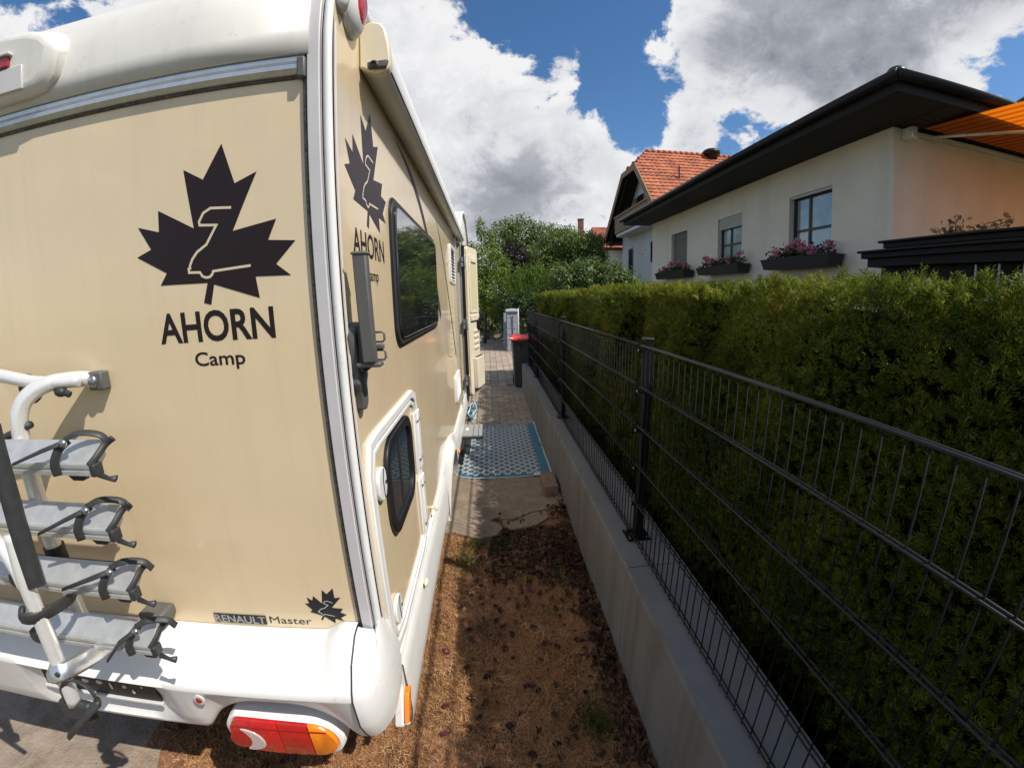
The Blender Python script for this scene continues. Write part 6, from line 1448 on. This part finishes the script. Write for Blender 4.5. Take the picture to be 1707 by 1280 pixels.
lf = [leaf_proto(i, c) for i, c in enumerate((0.2, 0.6, 0.9, 0.4, 1.1))]
n = 3000; t = rg.rand(n)
x = np.where(t < 0.55, rg.uniform(-0.05, 0.60, n), np.where(t < .94, 0.60-np.abs(rg.normal(0, .07, n)), rg.uniform(-.2, .6, n)))
y = np.where(t < 0.55, 2.72+rg.normal(0, .19, n), np.where(t < .94, rg.uniform(0.6, 3.3, n), rg.uniform(1.0, 3.0, n)))
k = (x < 0.602) & ~((y > 3.0) & (rg.rand(n) < 0.6)); x, y = x[k], y[k]; n = len(x)
V_, F_ = scatter_mesh(lf, np.stack([x, y, ground_z(x, y)+rg.uniform(.006, .022, n)+(y > 3.05)*0.022], 1), rots(n, np.tile([0, 0, 1.0], (n, 1)), 0.55, rg), rg.uniform(.018, .045, n), rg.randint(0, 5, n))
tag(mesh_np('leaf_litter', V_, F_, M['litter'], origin=(0, 0, 0)), kind='stuff')
# larger single leaves
M['pleaf'] = mat('purple_leaf', (0.085, 0.022, 0.032), spec=0.2, rough=0.6, var=0.35, vs=40)
M['dleaf'] = mat('dark_leaf', (0.026, 0.012, 0.012), spec=0.12, rough=0.7, var=0.35, vs=40)
lp = []
for q, mm in ((0, 'pleaf'), (3, 'pleaf'), (0, 'dleaf'), (1, 'dleaf')):
    bm_ = MB(); bm_.add(lf[q][0], lf[q][1]); o = bm_.build('fallen_leaf', M[mm], origin=(0, 0, 0), smooth=True); lp.append(o.data); bpy.data.objects.remove(o)
spots = [(-0.235, 2.10, 0), (-0.26, 1.42, 0), (-0.262, 0.90, 0), (-0.225, 0.885, 0), (-0.24, 0.845, 0), (-0.215, 0.82, 0), (-0.275, 1.28, 0), (-0.25, 0.70, 0), (-0.30, 1.75, 0),
         (-0.10, 2.12, 1), (-0.03, 2.10, 1), (0.0, 2.06, 1), (-0.02, 1.98, 1), (-0.08, 1.58, 1), (-0.05, 1.54, 1), (-0.16, 1.46, 1), (0.17, 1.47, 1), (0.22, 1.19, 1), (0.12, 1.06, 1), (0.14, 1.10, 1), (-0.03, 1.0, 1), (-0.15, 0.88, 1), (-0.13, 0.86, 1), (-0.10, 0.84, 1), (0.05, 0.78, 1), (0.3, 1.75, 1), (0.36, 2.0, 1), (0.40, 1.45, 1), (0.47, 1.2, 1), (0.50, 0.95, 1), (-0.18, 1.9, 1), (0.02, 1.3, 1), (-0.12, 2.3, 1), (0.05, 2.35, 1), (0.2, 2.25, 1), (-0.17, 2.2, 1), (0.35, 0.8, 1), (0.28, 2.45, 1), (0.43, 2.3, 1),
         (-0.85, 1.10, 2), (-0.95, 1.14, 2), (-0.75, 1.13, 2), (-1.02, 1.11, 2), (-0.70, 1.08, 2), (-0.9, 1.16, 2)]
LBL = {0: ('purple fallen leaf lying in the sunlit strip close to the motorhome', 'purple leaves in the sunlit strip'), 1: ('dark fallen leaf lying on the shaded dry grass by the low wall', 'dark leaves on the shaded dry grass'), 2: ('purple fallen leaf on the straw under the rear bumper', 'purple leaves under the rear bumper')}
rl = random.Random(12)
for (x, y, g_) in spots:
    o = bpy.data.objects.new('fallen_leaf', lp[rl.randrange(2) + (2 if g_ == 1 and rl.random() < .8 else 0)]); col.objects.link(o)
    o.location = (x+rl.uniform(-.01, .01), y, hgt(x, y)-0.008+0.014); s_ = rl.uniform(.026, .044); o.scale = (s_, s_, s_); o.rotation_euler = (rl.uniform(-.3, .3), rl.uniform(-.3, .3), rl.uniform(0, 6.28))
    lab, grp = LBL[g_]
    if g_ == 1:
        if y > 1.9: lab, grp = ('dark fallen leaf on the shaded straw just in front of the broken slab edge', 'dark leaves by the slab edge') if x < 0.15 else ('dark fallen leaf on shaded straw between the slab edge and the foot of the wall', 'dark leaves by the far foot of the wall')
        elif x > 0.25: lab, grp = 'dark fallen leaf on shaded ground close to the foot of the low wall', 'dark leaves near the wall foot'
        elif y < 1.15: lab, grp = 'dark fallen leaf on the shaded straw nearest the camera', 'dark leaves on the nearest straw'
    tag(o, lab, 'leaf', grp)
# small pebbles
n = 900; x = rg.uniform(-2.6, .6, n); y = rg.uniform(.5, 3.1, n)
pp = ([(1, 0, 0), (0, 1, 0), (-1, 0, 0), (0, -1, 0), (0, 0, .7), (0, 0, -.7)], [(0, 1, 4, 4), (1, 2, 4, 4), (2, 3, 4, 4), (3, 0, 4, 4)])
b = MB()
for i in range(n):
    s_ = rg.uniform(.0025, .006); b.add([(x[i]+q[0]*s_, y[i]+q[1]*s_*.8, hgt(x[i], y[i])-.006+q[2]*s_) for q in pp[0]], [(0, 1, 4), (1, 2, 4), (2, 3, 4), (3, 0, 4)])
tag(b.build('pebbles', M['concrete'], origin=(0, 0, 0)), kind='stuff')
